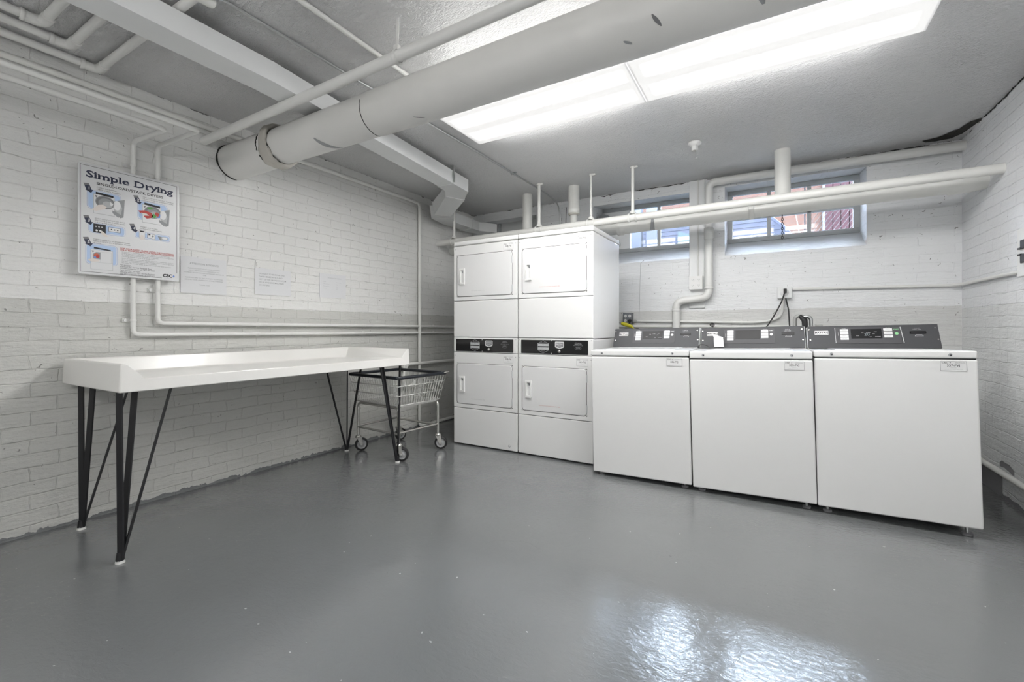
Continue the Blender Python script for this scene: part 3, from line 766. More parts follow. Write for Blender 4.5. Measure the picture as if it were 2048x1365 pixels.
T = thing('junction_box', 'white painted junction box on the back wall with two black cords leaving it', 'outlet', (.11, YB, 1.355))
part(MB().box((.05, YB-.045, 1.352), (.168, YB, 1.462), 'boardpaint', .012, 3), 'box', T)
b = MB().lathe([(.0, .006), (.03, .005), (.034, 0)], (.108, YB-.046, 1.405), (0, -1, 0), 'boardpaint', 18); part(b, 'cover', T)
b = MB().box((.10, YB-.075, 1.40), (.125, YB-.05, 1.44), 'rubber', .004)
b.tube(fillet([(.112, YB-.065, 1.425), (.09, YB-.09, 1.33), (.02, YB-.10, 1.18), (-.06, YB-.11, 1.05)], .08, 6), .0055, 'rubber', 8)
solo(b, 'black_cord', 'black power cord slanting left from the junction box to the middle washer', 'cord', (.1, YB-.07, 1.4))
b = MB().tube([(.118, YB-.06, 1.352), (.138, YB-.08, 1.25), (.148, YB-.09, 1.05)], .0055, 'rubber', 8)
solo(b, 'black_cord', 'black power cord hanging straight down from the junction box', 'cord', (.12, YB-.06, 1.35))

T = thing('long_conduit', 'white conduit running right from the junction box to the switch box', 'conduit', (.17, YB-.02, 1.43))
part(MB().tube(fillet([(.168, YB-.018, 1.437), (1.22, YB-.02, 1.418), (XR-.018, 4.62, 1.42), (XR-.018, 3.72, 1.415)], .08, 6), .0125, 'pipe', 12), 'conduit_run', T)
T = thing('switch_box', 'white switch box at the right edge on the right side wall', 'switch', (XR, 3.62, 1.383))
part(MB().box((XR-.03, 3.50, 1.383), (XR, 3.742, 1.662), 'white_plastic', .003), 'box', T)
for z in (1.538, 1.457):
    b = MB(); b.box((XR-.040, 3.56, z), (XR-.031, 3.680, z+.052), 'ink', .003); b.box((XR-.044, 3.665, z+(.0 if z > 1.5 else .045)), (XR-.031, 3.702, z+(.010 if z > 1.5 else .055)), 'ink', .002)
    part(b, 'switch', T)

T = thing('drain_hose', 'pair of grey washer hoses looping up between the middle and right consoles', 'hose', (.22, 4.5, .9))
part(MB().tube(fillet([(.175, 4.5, .0), (.180, 4.5, 1.185), (.245, 4.5, 1.195), (.262, 4.5, .0)], .045, 8), .015, 'conduit', 12), 'left_hose', T)
part(MB().tube(fillet([(.232, 4.46, .0), (.240, 4.46, 1.19), (.292, 4.46, 1.175), (.305, 4.46, .0)], .045, 8), .014, 'steel', 12), 'right_hose', T)
b = MB().tube([(.21, 4.42, 1.19), (.245, 4.41, 1.15), (.25, 4.41, 1.08), (.235, 4.41, .95)], .02, 'rubber', 12, radii=[.014, .024, .020, .006]); o = part(b, 'wrap_tape', T); o['label'] = 'black tape hanging from the hoses'
b = MB().tube([(.335, YB-.002, 1.104), (.335, YB-.06, 1.104)], .018, 'steel', 12).tube([(.335, YB-.06, 1.105), (.39, YB-.06, 1.105)], .010, 'conduit', 12)
solo(b, 'pipe_stub', 'small dark capped pipe stub above the right washer console', 'pipe', (.335, YB-.03, 1.104))

# dryer vents through the boarded pane
def vent(x, z, label):
    T = thing('dryer_vent', label, 'vent', (x, YW, z), group='dryer vent outlets in the boarded pane')
    part(MB().tube([(x, YW-.002, z), (x, YW-.14, z)], .052, 'steel', 24, caps=False), 'tube', T)
    for yy in (YW-.012, YW-.14): part(MB().lathe([(.052, -.01), (.060, -.006), (.060, .006), (.052, .01)], (x, yy, z), (0, 1, 0), 'steel', 24), 'collar', T)
    part(MB().tube(fillet([(x, YW-.13, z), (x, YW-.27, z-.01), (x-.02, YW-.30, z-(.2 if z > 2.2 else .5))], .10, 8), .056, 'steel', 20), 'flexible_hose', T)
vent(-1.633, 2.325, 'round metal dryer vent outlet partly above the pipes beside the left window')
vent(-1.555, 2.055, 'round metal dryer vent outlet peeking past the top corner of the dryers')

# chain hanging in front of the right window
b = MB(); z = 2.03; k = 0
while z > 1.86:
    pts = [(.087+(.0075*math.cos(a) if k % 2 == 0 else 0), 4.45+(0 if k % 2 == 0 else .0075*math.cos(a)), z-.010+.013*math.sin(a)) for a in [2*math.pi*i/10 for i in range(11)]]
    b.tube(pts, .0028, 'chain', 6, caps=False); z -= .0195; k += 1
b.tube([(.087, 4.45, 2.03), (.087, 4.40, 2.09), (.087, 4.34, 2.10)], .003, 'chain', 6)
solo(b, 'chain', 'short black chain hanging from the thick pipe in front of the right window', 'chain', (.087, 4.45, 1.95))

# low pipe and patch on right wall
T = thing('low_pipe', 'white pipe low on the right side wall beside the right washer', 'pipe', (XR-.02, 3.6, .17))
part(MB().tube([(XR-.022, 1.0, .172), (XR-.022, 4.7, .168)], .019, 'pipe_l', 14), 'pipe_run', T)
b = MB()
def ragged(b, y0, y1, z0, z1, mat, n=14):
    top = [(XR-.0015, y0+(y1-y0)*i/n, z1+random.uniform(-.012, .012)) for i in range(n+1)]
    bot = [(XR-.0015, y0+(y1-y0)*i/n, z0+random.uniform(-.01, .01)) for i in range(n+1)]
    b.add(top+bot, [(i, i+1, n+2+i, n+1+i) for i in range(n)], mat)
ragged(b, 4.02, 4.70, .004, .15, 'ink_grey'); ragged(b, 3.86, 4.06, .19, .225, 'ink_grey', 6); ragged(b, 2.4, 4.0, .0, .022, 'ink_grey', 26)
b.build('trim_3', kind='structure')

# ================================================================== STACKED DRYERS
def id_tag(b, FM, u, v, wd, ht, number):
    """asset tag with border and writing, centred on u, v"""
    b.plate(rrect(u-wd/2, v-ht/2, u+wd/2, v+ht/2, .004), 'button', FM, 0, .0008)
    b.outline(rrect(u-wd/2, v-ht/2, u+wd/2, v+ht/2, .004), wd*.014, 'ink_grey', FM, .0011)
    b.text('CSC', ht*.20, 'ink', FM, u-wd*.32, v+ht*.33, .0012, bold=.02, sx=1.3)
    b.flat([(u-wd*.15, v+ht*.37), (u-wd*.09, v+ht*.37), (u-wd*.12, v+ht*.27)], 'ink', FM, .0012)
    b.text('8003762600', ht*.13, 'ink_grey', FM, u+wd*.26, v+ht*.33, .0012, sx=1.1)
    b.text(number, ht*.30, 'ink', FM, u, v+ht*.04, .0012, bold=.015, sx=1.05)
    b.text('cscsw.com', ht*.10, 'ink_grey', FM, u, v-ht*.18, .0012)
    b.text('To request service visit our website or call', ht*.075, 'ink_grey', FM, u, v-ht*.33, .0012)

def screw(b, FM, u, v, r=.004, m='ink_mid'):
    b.plate(circ(u, v, r, 10), m, FM, 0, .0015)
    b.flat(rect(u-r*.7, v-r*.15, u+r*.7, v+r*.15), 'ink', FM, .0018)

def dryer(x0, x1, label, tags, extra):
    yf, yb = 3.33, 4.03
    T = thing('stacked_dryer', label, 'dryer', ((x0+x1)/2, (yf+yb)/2, 0), group=None)
    W_ = x1-x0
    FM = facem((x0, yf, 0), (1, 0, 0), (0, 0, 1))      # u from the left edge, v = height
    # cabinets
    c = MB(); c.box((x0+.002, yf+.012, .02), (x1-.002, yb, .995), 'enamel', .006); part(c, 'lower_cabinet', T)
    c = MB(); c.box((x0+.002, yf+.012, 1.0), (x1-.002, yb, 1.852), 'enamel', .006); part(c, 'upper_cabinet', T)
    c = MB(); c.box((x0, yf-.004, 1.856), (x1, yb+.002, 1.897), 'enamel', .010, 3); part(c, 'top_cap', T)
    for px in (x0+.06, x1-.06):
        for py in (yf+.08, yb-.08): part(MB().tube([(px, py, 0), (px, py, .025)], .02, 'ink_grey', 12), 'foot', T)
    # dark backing that shows in the seams
    c = MB(); c.box((x0+.004, yf+.006, .018), (x1-.004, yf+.014, 1.85), 'seam'); part(c, 'seam_backing', T)
    # front sheets
    def sheet(z0, z1, name, hole=None):
        s = MB(); s.box((x0+.001, yf-.001, z0), (x1-.001, yf+.014, z1), 'enamel', .005)
        return part(s, name, T)
    sheet(.012, .342, 'kick_panel'); sheet(1.003, 1.338, 'middle_panel')
    for (z0, z1, dz0, dz1, ins, tg) in ((.346, .860, .385, .758, .040, tags[1]), (1.342, 1.852, 1.380, 1.762, .040, tags[0])):
        # frame sheet around the door opening
        s = MB()
        s.box((x0+.001, yf-.001, z0), (x1-.001, yf+.014, dz0-.004), 'enamel', .004)
        s.box((x0+.001, yf-.001, dz1+.004), (x1-.001, yf+.014, z1), 'enamel', .004)
        s.box((x0+.001, yf-.001, dz0-.008), (x0+ins-.004, yf+.014, dz1+.008), 'enamel', .003)
        s.box((x1-.052, yf-.001, dz0-.008), (x1-.001, yf+.014, dz1+.008), 'enamel', .003)
        for (u, v) in ((.018, z1-.028), (W_-.018, z1-.028)): screw(s, FM @ Matrix.Translation((0, 0, .001)), u, v)
        part(s, 'front_panel', T)
        # door with rounded corners
        D = thing('door', None, None, (0, 0, 0)); D.parent = T; D.location = (0, 0, 0)
        bpy.data.objects.remove(D)
        d = MB()
        du0, du1 = ins, W_-.056
        P0 = rrect(du0, dz0, du1, dz1, .024, 6)
        P1 = rrect(du0+.004, dz0+.004, du1-.004, dz1-.004, .021, 6)
        n = len(P0)
        vs = [FM @ Vector((p[0], p[1], -.010)) for p in P0]+[FM @ Vector((p[0], p[1], .001)) for p in P0]+[FM @ Vector((p[0], p[1], .004)) for p in P1]
        fs = [(i, (i+1) % n, n+(i+1) % n, n+i) for i in range(n)]+[(n+i, n+(i+1) % n, 2*n+(i+1) % n, 2*n+i) for i in range(n)]+[tuple(range(2*n, 3*n))]
        d.add(vs, fs, 'enamel_in')
        d.outline(rrect(du0-.0035, dz0-.0035, du1+.0035, dz1+.0035, .027, 6), .0032, 'seam', FM, .0014)
        d.outline(rrect(du0-.009, dz0-.009, du1+.009, dz1+.009, .033, 6), .0055, 'enamel', FM, .0012)
        if extra: d.text('Risk of fire. Do not dry articles containing foam rubber', .0085, 'ink_red' , FM, du0+.26, dz0+.052, .0045)
        else: d.text('Do not dry articles containing foam rubber', .0085, 'ink_mid', FM, du0+.24, dz0+.05, .0045)
        do = part(d, 'door', T)
        # recessed pull
        h = MB(); hu, hv = du0+.062, (dz0+dz1)/2-.005
        Hm = FM @ Matrix.Translation((hu, hv, .004))
        h.plate(rect(-.032, -.074, -.012, .074), 'white_plastic', Hm, 0, .006)
        h.plate(rect(.020, -.074, .031, .074), 'white_plastic', Hm, 0, .011)
        h.plate(rect(-.012, .056, .020, .074), 'white_plastic', Hm, 0, .011); h.plate(rect(-.012, -.074, .020, -.056), 'white_plastic', Hm, 0, .011)
        h.plate(rect(-.018, -.060, -.010, .060), 'white_plastic', Hm, 0, .014)
        h.add([Hm @ Vector(p) for p in ((-.012, -.056, .0004), (.020, -.056, .0004), (.020, .056, .0004), (-.012, .056, .0004))], [(0, 1, 2, 3)], 'button')
        h.add([Hm @ Vector(p) for p in ((.002, .056, .011), (.020, .056, .011), (.020, .030, .0006), (.002, .030, .0006))], [(0, 1, 2, 3)], 'ink_mid')
        ho = part(h, 'handle', T); ho.parent = do
        # hinges
        for hz in (dz1-.075, dz0+.055):
            k = MB(); k.box((x0+du1-.003, yf-.006, hz-.032), (x0+du1+.007, yf-.0005, hz+.032), 'ink_light', .002); part(k, 'hinge', T)
        t = MB(); id_tag(t, FM @ Matrix.Translation((0, 0, .0012)), W_-.092, z1-.050, .098, .060, tg); part(t, 'number_tag', T)
    # coin / control panel
    s = MB(); s.box((x0+.001, yf-.001, .864), (x1-.001, yf+.014, .999), 'enamel', .004)
    for (u, v) in ((.014, .985), (.014, .878), (W_-.016, .985), (W_-.016, .878)): screw(s, FM @ Matrix.Translation((0, 0, .001)), u, v, .0035)
    po = part(s, 'control_surround', T)
    p = MB(); p.plate(rrect(.030, .872, W_-.042, .986, .004), 'gloss_black', FM, 0, .004)
    F2 = FM @ Matrix.Translation((0, 0, .0045))
    um = W_*.355
    hexa = [(um-.05, .955), (um-.05, .903), (um, .878), (um+.05, .903), (um+.05, .955), (um, .980)]
    p.outline(hexa[::1], -.0018, 'ink_light', F2, 0)
    p.flat(rect(um-.048, .935, um+.050, .955), 'ink_light', F2, .0002); p.flat(rect(um-.048, .904, um+.050, .924), 'ink_light', F2, .0002)
    p.text('HIGH  MED  LOW', .011, 'ink_grey', F2, um, .945, .0005); p.text('DELICATE  START', .011, 'ink_grey', F2, um, .914, .0005)
    p.text('SELECT CYCLE', .006, 'ink_light', F2, um, .964, .0005); p.text('PRESS START', .006, 'ink_light', F2, um, .893, .0005)
    us = W_*.575
    sh = [(us-.040, .970), (us-.040, .932), (us-.034, .926), (us, .916), (us+.034, .926), (us+.040, .932), (us+.040, .970), (us+.034, .974), (us-.034, .974)]
    p.flat(sh, 'button', F2, .0002)
    sh2 = [(us-.034, .967), (us-.034, .933), (us, .922), (us+.034, .933), (us+.034, .967)]
    p.flat(sh2, 'ink_grey', F2, .0004); p.text('MAYTAG', .014, 'button', F2, us, .953, .0006, bold=.02); p.text('COMMERCIAL', .006, 'button', F2, us, .940, .0006)
    u3 = W_*.815
    p.text('Drying time', .009, 'ink_light', F2, u3, .966, .0004); p.text('depends on load', .009, 'ink_light', F2, u3, .957, .0004)
    p.text('remove lint before each load', .007, 'ink_mid', F2, u3, .945, .0004); p.text('MAYTAG', .008, 'ink_light', F2, u3, .925, .0004)
    p.outline(circ(u3, .922, .028, 20, .010), -.0008, 'ink_mid', F2, .0003)
    for vv in (.980, .877): p.plate(circ(W_*.47, vv, .0035, 10), 'button', F2, 0, .001)
    part(p, 'control_panel', T)
    k = MB(); k.lathe([(.0125, 0), (.0125, .006), (.010, .010), (.0, .010)], (x0+us, yf-.004, .895), (0, -1, 0), 'chrome', 20)
    k.flat(rect(us-.001, .889, us+.001, .901), 'ink', FM, .0146); part(k, 'key_lock', T)
    if not extra:
        k = MB(); Fk = FM @ Matrix.Translation((0, 0, .0012))
        k.flat(circ(W_-.082, .052, .012, 14), 'ink_mid', Fk, 0); k.flat(circ(W_-.080, .055, .007, 12), 'button', Fk, .0003); o = part(k, 'maker_mark', T); o['label'] = 'small dark round mark near the floor'
    else:
        k = MB(); k.flat(rect(.215, .822, .262, .828), 'ink_light', FM, .0004); part(k, 'model_plate', T)
    return T
dryer(-2.582, -1.890, 'white stacked dryer tower next to the laundry cart, the left one of two', ('338-FVJ', '339-FVJ'), False)
dryer(-1.883, -1.205, 'white stacked dryer tower touching the washers, the right one of two', ('340-FVJ', '341-FVJ'), True)

# ================================================================== WASHERS
def washer(xc, zb, h, lidh, roll, tip, label, number, state, yc=3.505, wd=.686):
    T = thing('washing_machine', label, 'washing machine', (xc, yc, 0), (R(tip), R(roll), 0))
    hw, hd = wd/2, .355
    c = MB(); c.box((-hw, -hd, zb), (hw, hd, zb+h-.004), 'enamel', .008, 3); lpart(c, 'cabinet', T)
    c = MB(); c.box((-hw+.006, -hd+.006, zb+h-.006), (hw-.006, hd, zb+h+.004), 'seam'); lpart(c, 'lid_gap', T)
    zt = zb+h+lidh
    c = MB(); c.box((-hw, -hd-.002, zb+h+.002), (hw, hd, zt), 'enamel', .008, 3)
    FT = facem((0, 0, zt+.0004), (1, 0, 0), (0, 1, 0))
    c.outline(rrect(-.25, -.30, .25, .12, .02), .004, 'ink_light', FT, 0)
    Ff = facem((0, -hd-.002, 0), (1, 0, 0), (0, 0, 1))
    for u in (-hw+.085, hw-.105):
        c.plate(circ(u, zb+h+lidh*.5, .0085, 16), 'ink_mid', Ff, 0, .002); c.flat(circ(u+.002, zb+h+lidh*.5-.002, .004, 8), 'ink', Ff, .0024)
    lpart(c, 'top_panel', T)
    # lid door, slightly raised
    c = MB(); c.box((-.24, -.29, zt-.002), (.24, .11, zt+.005), 'enamel', .003); lpart(c, 'lid', T)
    for sx in (-1, 1):
        for sy in (-1, 1):
            x, y = sx*(hw-.05), sy*(hd-.05)
            f = MB()
            # foot reaches the real floor under the tilt
            wz = x*math.sin(R(-roll)) + y*math.sin(R(tip))
            f.tube([(x, y, -wz+.001), (x, y, -wz+.014)], .022, 'ink_grey', 14).tube([(x, y, -wz+.014), (x, y, zb+.004)], .008, 'steel', 8)
            lpart(f, 'foot', T)
    # console with sloping face
    y0, y1 = .165, .245; z0, z1 = zt-.001, zt+.150
    c = MB(); c.prism([(y0+.004, z0), (y1+.004, z1), (y1+.07, z1), (hd-.005, z0)], -hw+.002, hw-.002, 'X', 'boardpaint'); lpart(c, 'console_housing', T, .003)
    vdir = Vector((0, y1-y0, z1-z0)); H = vdir.length; Wf = wd-.012
    FM = facem((-Wf/2, y0, z0+.004), (1, 0, 0), vdir)
    c = MB(); c.plate(rrect(0, 0, Wf, H, .004), 'console', FM, 0, .004)
    F1 = FM @ Matrix.Translation((0, 0, .0042))
    for (u, v) in ((.014, .84), (.020, .36), (.978, .84), (.985, .36)): c.plate(circ(u*Wf, v*H, .0042, 12), 'chrome', F1, 0, .002)
    # logo plate
    c.plate(rrect(.060*Wf, .60*H, .175*Wf, .79*H, .004), 'button', F1, 0, .0012)
    c.outline(rrect(.063*Wf, .615*H, .172*Wf, .775*H, .003), .0014, 'ink', F1, .0015)
    c.text('MAYTAG', .0185, 'ink', F1, .1175*Wf, .69*H, .0016, bold=.035, sx=1.02)
    fo = lpart(c, 'console_face', T)
    p = MB(); p.plate(rrect(.232*Wf, .20*H, .735*Wf, .92*H, .008), 'console_in', F1, 0, .0015)
    p.outline(rrect(.232*Wf, .20*H, .735*Wf, .92*H, .008), .0016, 'ink', F1, .0018)
    if number == '337-FVJ':
        p.plate([(.742*Wf, .22*H), (.748*Wf, .22*H), (.736*Wf, .90*H), (.730*Wf, .90*H)], 'ink_light', F1, 0, .004)
        p.plate([(.228*Wf, .22*H), (.232*Wf, .22*H), (.232*Wf, .90*H), (.228*Wf, .90*H)], 'ink_light', F1, 0, .003)
    F3 = F1 @ Matrix.Translation((0, 0, .0018))
    p.text('CYCLES', .006, 'button', F3, .302*Wf, .865*H, .0003); p.text('OPTIONS', .006, 'button', F3, .640*Wf, .865*H, .0003)
    p.text('MORE INFO', .005, 'button', F3, .255*Wf, .62*H, .0003, rot=R(90))
    p.text('START', .0095, 'green' if number == '337-FVJ' else 'button', F3, .700*Wf, .80*H, .0003, bold=.03)
    lpart(p, 'control_inset', T)
    for i in range(4):
        v = .79-.125*i
        q = MB(); q.plate(rect(.270*Wf, (v-.055)*H, .335*Wf, (v+.05)*H), 'button', F3, 0, .0012)
        q.text(('WHITES', 'COLORS', 'BRIGHTS', 'DELICATES')[i], .0052, 'ink_grey', F3, .3025*Wf, v*H, .0014); lpart(q, 'cycle_button', T)
    for i in range(3):
        v = .79-.14*i
        q = MB(); q.plate(rect(.607*Wf, (v-.06)*H, .672*Wf, (v+.055)*H), 'button', F3, 0, .0012)
        q.text(('SUPERWASH', 'EXTRA RINSE', 'SOIL LEVEL')[i], .0046, 'ink_grey', F3, .6395*Wf, v*H, .0014); lpart(q, 'option_button', T)
    q = MB(); q.plate(circ(.701*Wf, .62*H, .0095, 20), 'green' if number == '337-FVJ' else 'button', F3, 0, .002); lpart(q, 'start_button', T)
    q = MB(); q.plate(rect(.355*Wf, .42*H, .592*Wf, .84*H), 'screen', F3, 0, .001)
    if state == 'on' or state == 'dim':
        q.text('20' if number == '337-FVJ' else '', .030, 'led', F3, .478*Wf, .585*H, .0014) if number == '337-FVJ' else None
        for (t, u, v) in (('WASH', .405, .53), ('ADD', .445, .66), ('LOCKED', .490, .68), ('MIN', .505, .48), ('SPIN', .530, .62), ('RINSE', .545, .70), ('AVAILABLE', .560, .49)):
            q.text(t, .0058, 'button', F3, u*Wf, v*H, .0014)
    lpart(q, 'display', T)
    q = MB(); q.text('1  SWIPE OR', .0068, 'button', F1, .845*Wf, .84*H, .0003); q.text('INSERT CARD', .0068, 'button', F1, .850*Wf, .775*H, .0003)
    q.plate(rrect(.795*Wf, .60*H, .912*Wf, .71*H, .004), 'screen', F1, 0, .003); q.flat(rect(.805*Wf, .645*H, .902*Wf, .665*H), 'ink', F1, .0034)
    q.outline([(.828*Wf, .50*H), (.890*Wf, .50*H), (.880*Wf, .57*H), (.838*Wf, .57*H)], .0012, 'button', F1, .0004)
    lpart(q, 'card_slot', T)
    t = MB(); id_tag(t, Ff @ Matrix.Translation((0, 0, -.0012)), hw-.094, zb+h-.038, .102, .052, number); lpart(t, 'number_tag', T)
    return T
washer(-.796, .028, .857, .044, -1.2, 0, 'white top-load washer touching the stacked dryers, tag 336-FVJ', '336-FVJ', 'dim')
washer(-.103, .036, .853, .048, -1.5, 0, 'white top-load washer in the middle of three, with a paper slip, tag 335-FVJ', '335-FVJ', 'off', wd=.683)
washer(.590, .040, .870, .042, -1.2, -1.2, 'white top-load washer closest to the right wall, lit display, tag 337-FVJ', '337-FVJ', 'on', wd=.698)

# paper slip leaning on the middle console, loose cord on its top
b = MB(); n = 8
F = lambda t, s: Vector((-.372+.062*s+(.0 if t < .75 else -.012*(t-.75)*4*(1-s)), 3.625+.055*t*t, .945+.094*t-(.022*max(0, t-.72)/.28*s)))
vs = []
for i in range(n+1):
    for s_ in (0, 1): vs.append(F(i/n, s_)+Vector((.012*(1-i/n) if s_ else .008*(1-i/n), 0, 0)))
vs2 = [v+Vector((0, .0006, 0)) for v in vs]
b.add(vs, [(2*i, 2*i+1, 2*i+3, 2*i+2) for i in range(n)], 'paper'); b.add(vs2, [(2*i, 2*i+2, 2*i+3, 2*i+1) for i in range(n)], 'paper')
m_ = facem((-.372, 3.6243, .945), (1, 0, 0), (0, .15, 1))
for k, (t, u, sz) in enumerate((('CSC', .030, .007), ('SERVICEWORKS', .035, .0045), ('OUT OF ORDER', .037, .005), ('CALL SERVICE', .038, .0045), ('1-877-264-6622', .040, .0045))):
    b.text(t, sz, 'ink_light', m_, u-.002*k, .072-.015*k, .0012)
solo(b, 'paper_slip', 'curled white printed paper slip standing against the middle washer console', 'paper', (-.34, 3.63, .98))
b = MB().tube(fillet([(-.470, 3.60, .936), (-.468, 3.60, .956), (-.44, 3.595, .964), (-.405, 3.60, .952), (-.392, 3.59, .937)], .02, 5), .0025, 'rubber', 8)
b.box((-.476, 3.595, .934), (-.464, 3.608, .952), 'rubber', .002)
solo(b, 'cord', 'thin black looped cord lying on top of the middle washer', 'cord', (-.44, 3.60, .94))

# ================================================================== FOLDING TABLE
T = thing('folding_table', 'long cream moulded laundry folding table with raised rim along the left brick wall', 'table', (-2.93, 1.77, 0))
X0, X1, Y0, Y1 = -3.30, -2.555, .835, 2.715
zb_, zlo, zhi = .785, .843, .918
b = MB()
# outer shell with side and back rims sloping inwards (front rim low)
o_b = [(X0, Y0, zb_), (X1-.012, Y0+.006, zb_), (X1-.012, Y1-.006, zb_), (X0, Y1, zb_)]
t = .028
# ring of profile points along back + sides, built as sloped panels
def V(*a): return Vector(a)
outer = [V(X1, Y0, zb_), V(X0, Y0, zb_), V(X0, Y1, zb_), V(X1, Y1, zb_)]
rimo = [V(X1-.004, Y0+.006, zhi), V(X0+.004, Y0+.006, zhi), V(X0+.004, Y1-.006, zhi), V(X1-.004, Y1-.006, zhi)]
rimi = [V(X1-.004, Y0+t, zhi), V(X0+t, Y0+t, zhi), V(X0+t, Y1-t, zhi), V(X1-.004, Y1-t, zhi)]
floo = [V(X1-.02, Y0+.100, zlo), V(X0+.060, Y0+.085, zlo-.012), V(X0+.060, Y1-.085, zlo-.012), V(X1-.02, Y1-.100, zlo)]
vs = outer+rimo+rimi+floo
fs = []
for k in range(3):
    fs += [(k, k+1, 5+k, 4+k), (4+k, 5+k, 9+k, 8+k), (8+k, 9+k, 13+k, 12+k)]
# front apron
fr = [V(X1-.004, Y0+.098, zlo+.004), V(X1-.004, Y1-.098, zlo+.004)]
vs += fr   # 16, 17
fs += [(0, 4, 8, 16), (0, 16, 17, 3), (3, 17, 11, 7), (8, 12, 16), (11, 17, 15), (16, 12, 15, 17)]
# bed slopes gently, underside
bed = [V(X1-.10, Y0+.13, zlo-.014), V(X0+.10, Y0+.13, zlo-.016), V(X0+.10, Y1-.13, zlo-.016), V(X1-.10, Y1-.13, zlo-.014)]
vs += bed  # 18..21
fs += [(12, 13, 19, 18), (13, 14, 20, 19), (14, 15, 21, 20), (15, 12, 18, 21), (18, 19, 20, 21), (0, 3, 2, 1)]
bm = bmesh.new(); bv = [bm.verts.new(v) for v in vs]
for f in fs: bm.faces.new([bv[i] for i in f])
bmesh.ops.recalc_face_normals(bm, faces=bm.faces[:])
bm.verts.index_update()
b.add([v.co for v in bm.verts], [[v.index for v in f.verts] for f in bm.faces], 'frp'); bm.free()
o = part(b, 'tabletop', T, .007)
o.modifiers['bevel'].segments = 3
def bar(b, p0, p1, w_, t_, side, mat='black_steel'):
    """flat bar from p0 to p1, its width along side"""
    p0 = Vector(p0); p1 = Vector(p1); d = (p1-p0).normalized(); s_ = Vector(side); s_ = (s_-d*s_.dot(d)).normalized(); n_ = d.cross(s_)
    vs = [p+s_*a*w_/2+n_*c*t_/2 for p in (p0, p1) for a, c in ((-1, -1), (1, -1), (1, 1), (-1, 1))]
    b.add(vs, [(0, 3, 2, 1), (4, 5, 6, 7), (0, 1, 5, 4), (1, 2, 6, 5), (2, 3, 7, 6), (3, 0, 4, 7)], mat)
def hairpin(fx, fy, tops):
    b = MB()
    for (tx, ty, w_) in tops:
        d = Vector((tx-fx, ty-fy, 0)); d = d.normalized() if d.length > .01 else Vector((1, 0, 0))
        bar(b, (fx+d.x*.008, fy+d.y*.008, .018), (tx, ty, .786), w_, .009, (Vector((.8634, .5045, 0)) if w_ > .02 else Vector((d.x, d.y, 0))))
    b.tube([(fx, fy, .012), (fx, fy, .05)], .016, 'black_steel', 12, radii=[.018, .013])
    o = part(b, 'leg', T)
    f = part(MB().tube([(fx, fy, 0), (fx, fy, .016)], .017, 'white_foot', 16, radii=[.019, .017]), 'foot', T); f.parent = o
hairpin(-2.592, .831+.02, [(-2.60, .850, .026), (-2.645-.03, .935, .026), (-2.60, 1.055, .010)])
hairpin(-3.205, .888, [(-3.20, .885, .026), (-3.10, .905, .026), (-3.20, 1.10, .010)])
hairpin(-2.606, 2.623, [(-2.645, 2.50, .022), (-2.620, 2.455, .014), (-2.61, 2.655, .018)])
hairpin(-3.234, 2.640, [(-3.21, 2.40, .012), (-3.20, 2.62, .018), (-3.03, 2.63, .018)])

# ================================================================== LAUNDRY CART
cx, cy, rot = -2.865, 2.895, R(-4.5)
T = thing('laundry_cart', 'wire laundry cart on four casters at the far end of the folding table', 'cart', (cx, cy, 0), (0, 0, rot))
bx, by = .272, .232          # half sizes at basket floor
rx, ry = .318, .282          # at the rim
zf, zr_ = .445, .682
b = MB(); wr = .0031
def rc(t): return (bx+(rx-bx)*t, by+(ry-by)*t, zf+(zr_-zf)*t)
for t in (.02, .36, .70):
    X_, Y_, Z_ = rc(t); b.tube([(-X_, -Y_, Z_), (X_, -Y_, Z_), (X_, Y_, Z_), (-X_, Y_, Z_), (-X_, -Y_, Z_)], wr*1.25, 'wire', 6)
nx, ny = 20, 17
for i in range(nx+1):
    s_ = -1+2*i/nx
    for sg in (-1, 1): b.tube([(s_*bx, sg*by, zf), (s_*rx, sg*ry, zr_)], wr*.8, 'wire', 5)
for i in range(ny+1):
    s_ = -1+2*i/ny
    for sg in (-1, 1): b.tube([(sg*bx, s_*by, zf), (sg*rx, s_*ry, zr_)], wr*.8, 'wire', 5)
for i in range(nx+1): x = -bx+2*bx*i/nx; b.tube([(x, -by, zf), (x, by, zf)], wr*.8, 'wire', 5)
for i in range(ny+1): y = -by+2*by*i/ny; b.tube([(-bx, y, zf+.003), (bx, y, zf+.003)], wr*.8, 'wire', 5)
lpart(b, 'basket', T)
b = MB(); b.tube(fillet([(0, -ry, zr_), (rx, -ry, zr_), (rx, ry, zr_), (-rx, ry, zr_), (-rx, -ry, zr_), (0, -ry, zr_)], .03, 5), .014, 'bumper', 12, caps=False)
o = lpart(b, 'rim_bumper', T); o['label'] = 'dark vinyl sleeve around the rim'
b = MB(); b.tube([(rx-.05, ry-.01, zr_+.004), (rx+.015, ry+.01, zr_+.012), (rx+.012, ry-.05, zr_+.006)], .006, 'chrome', 8)
lpart(b, 'corner_clip', T)
b = MB(); lx, ly = .265, .225; tr = .0115
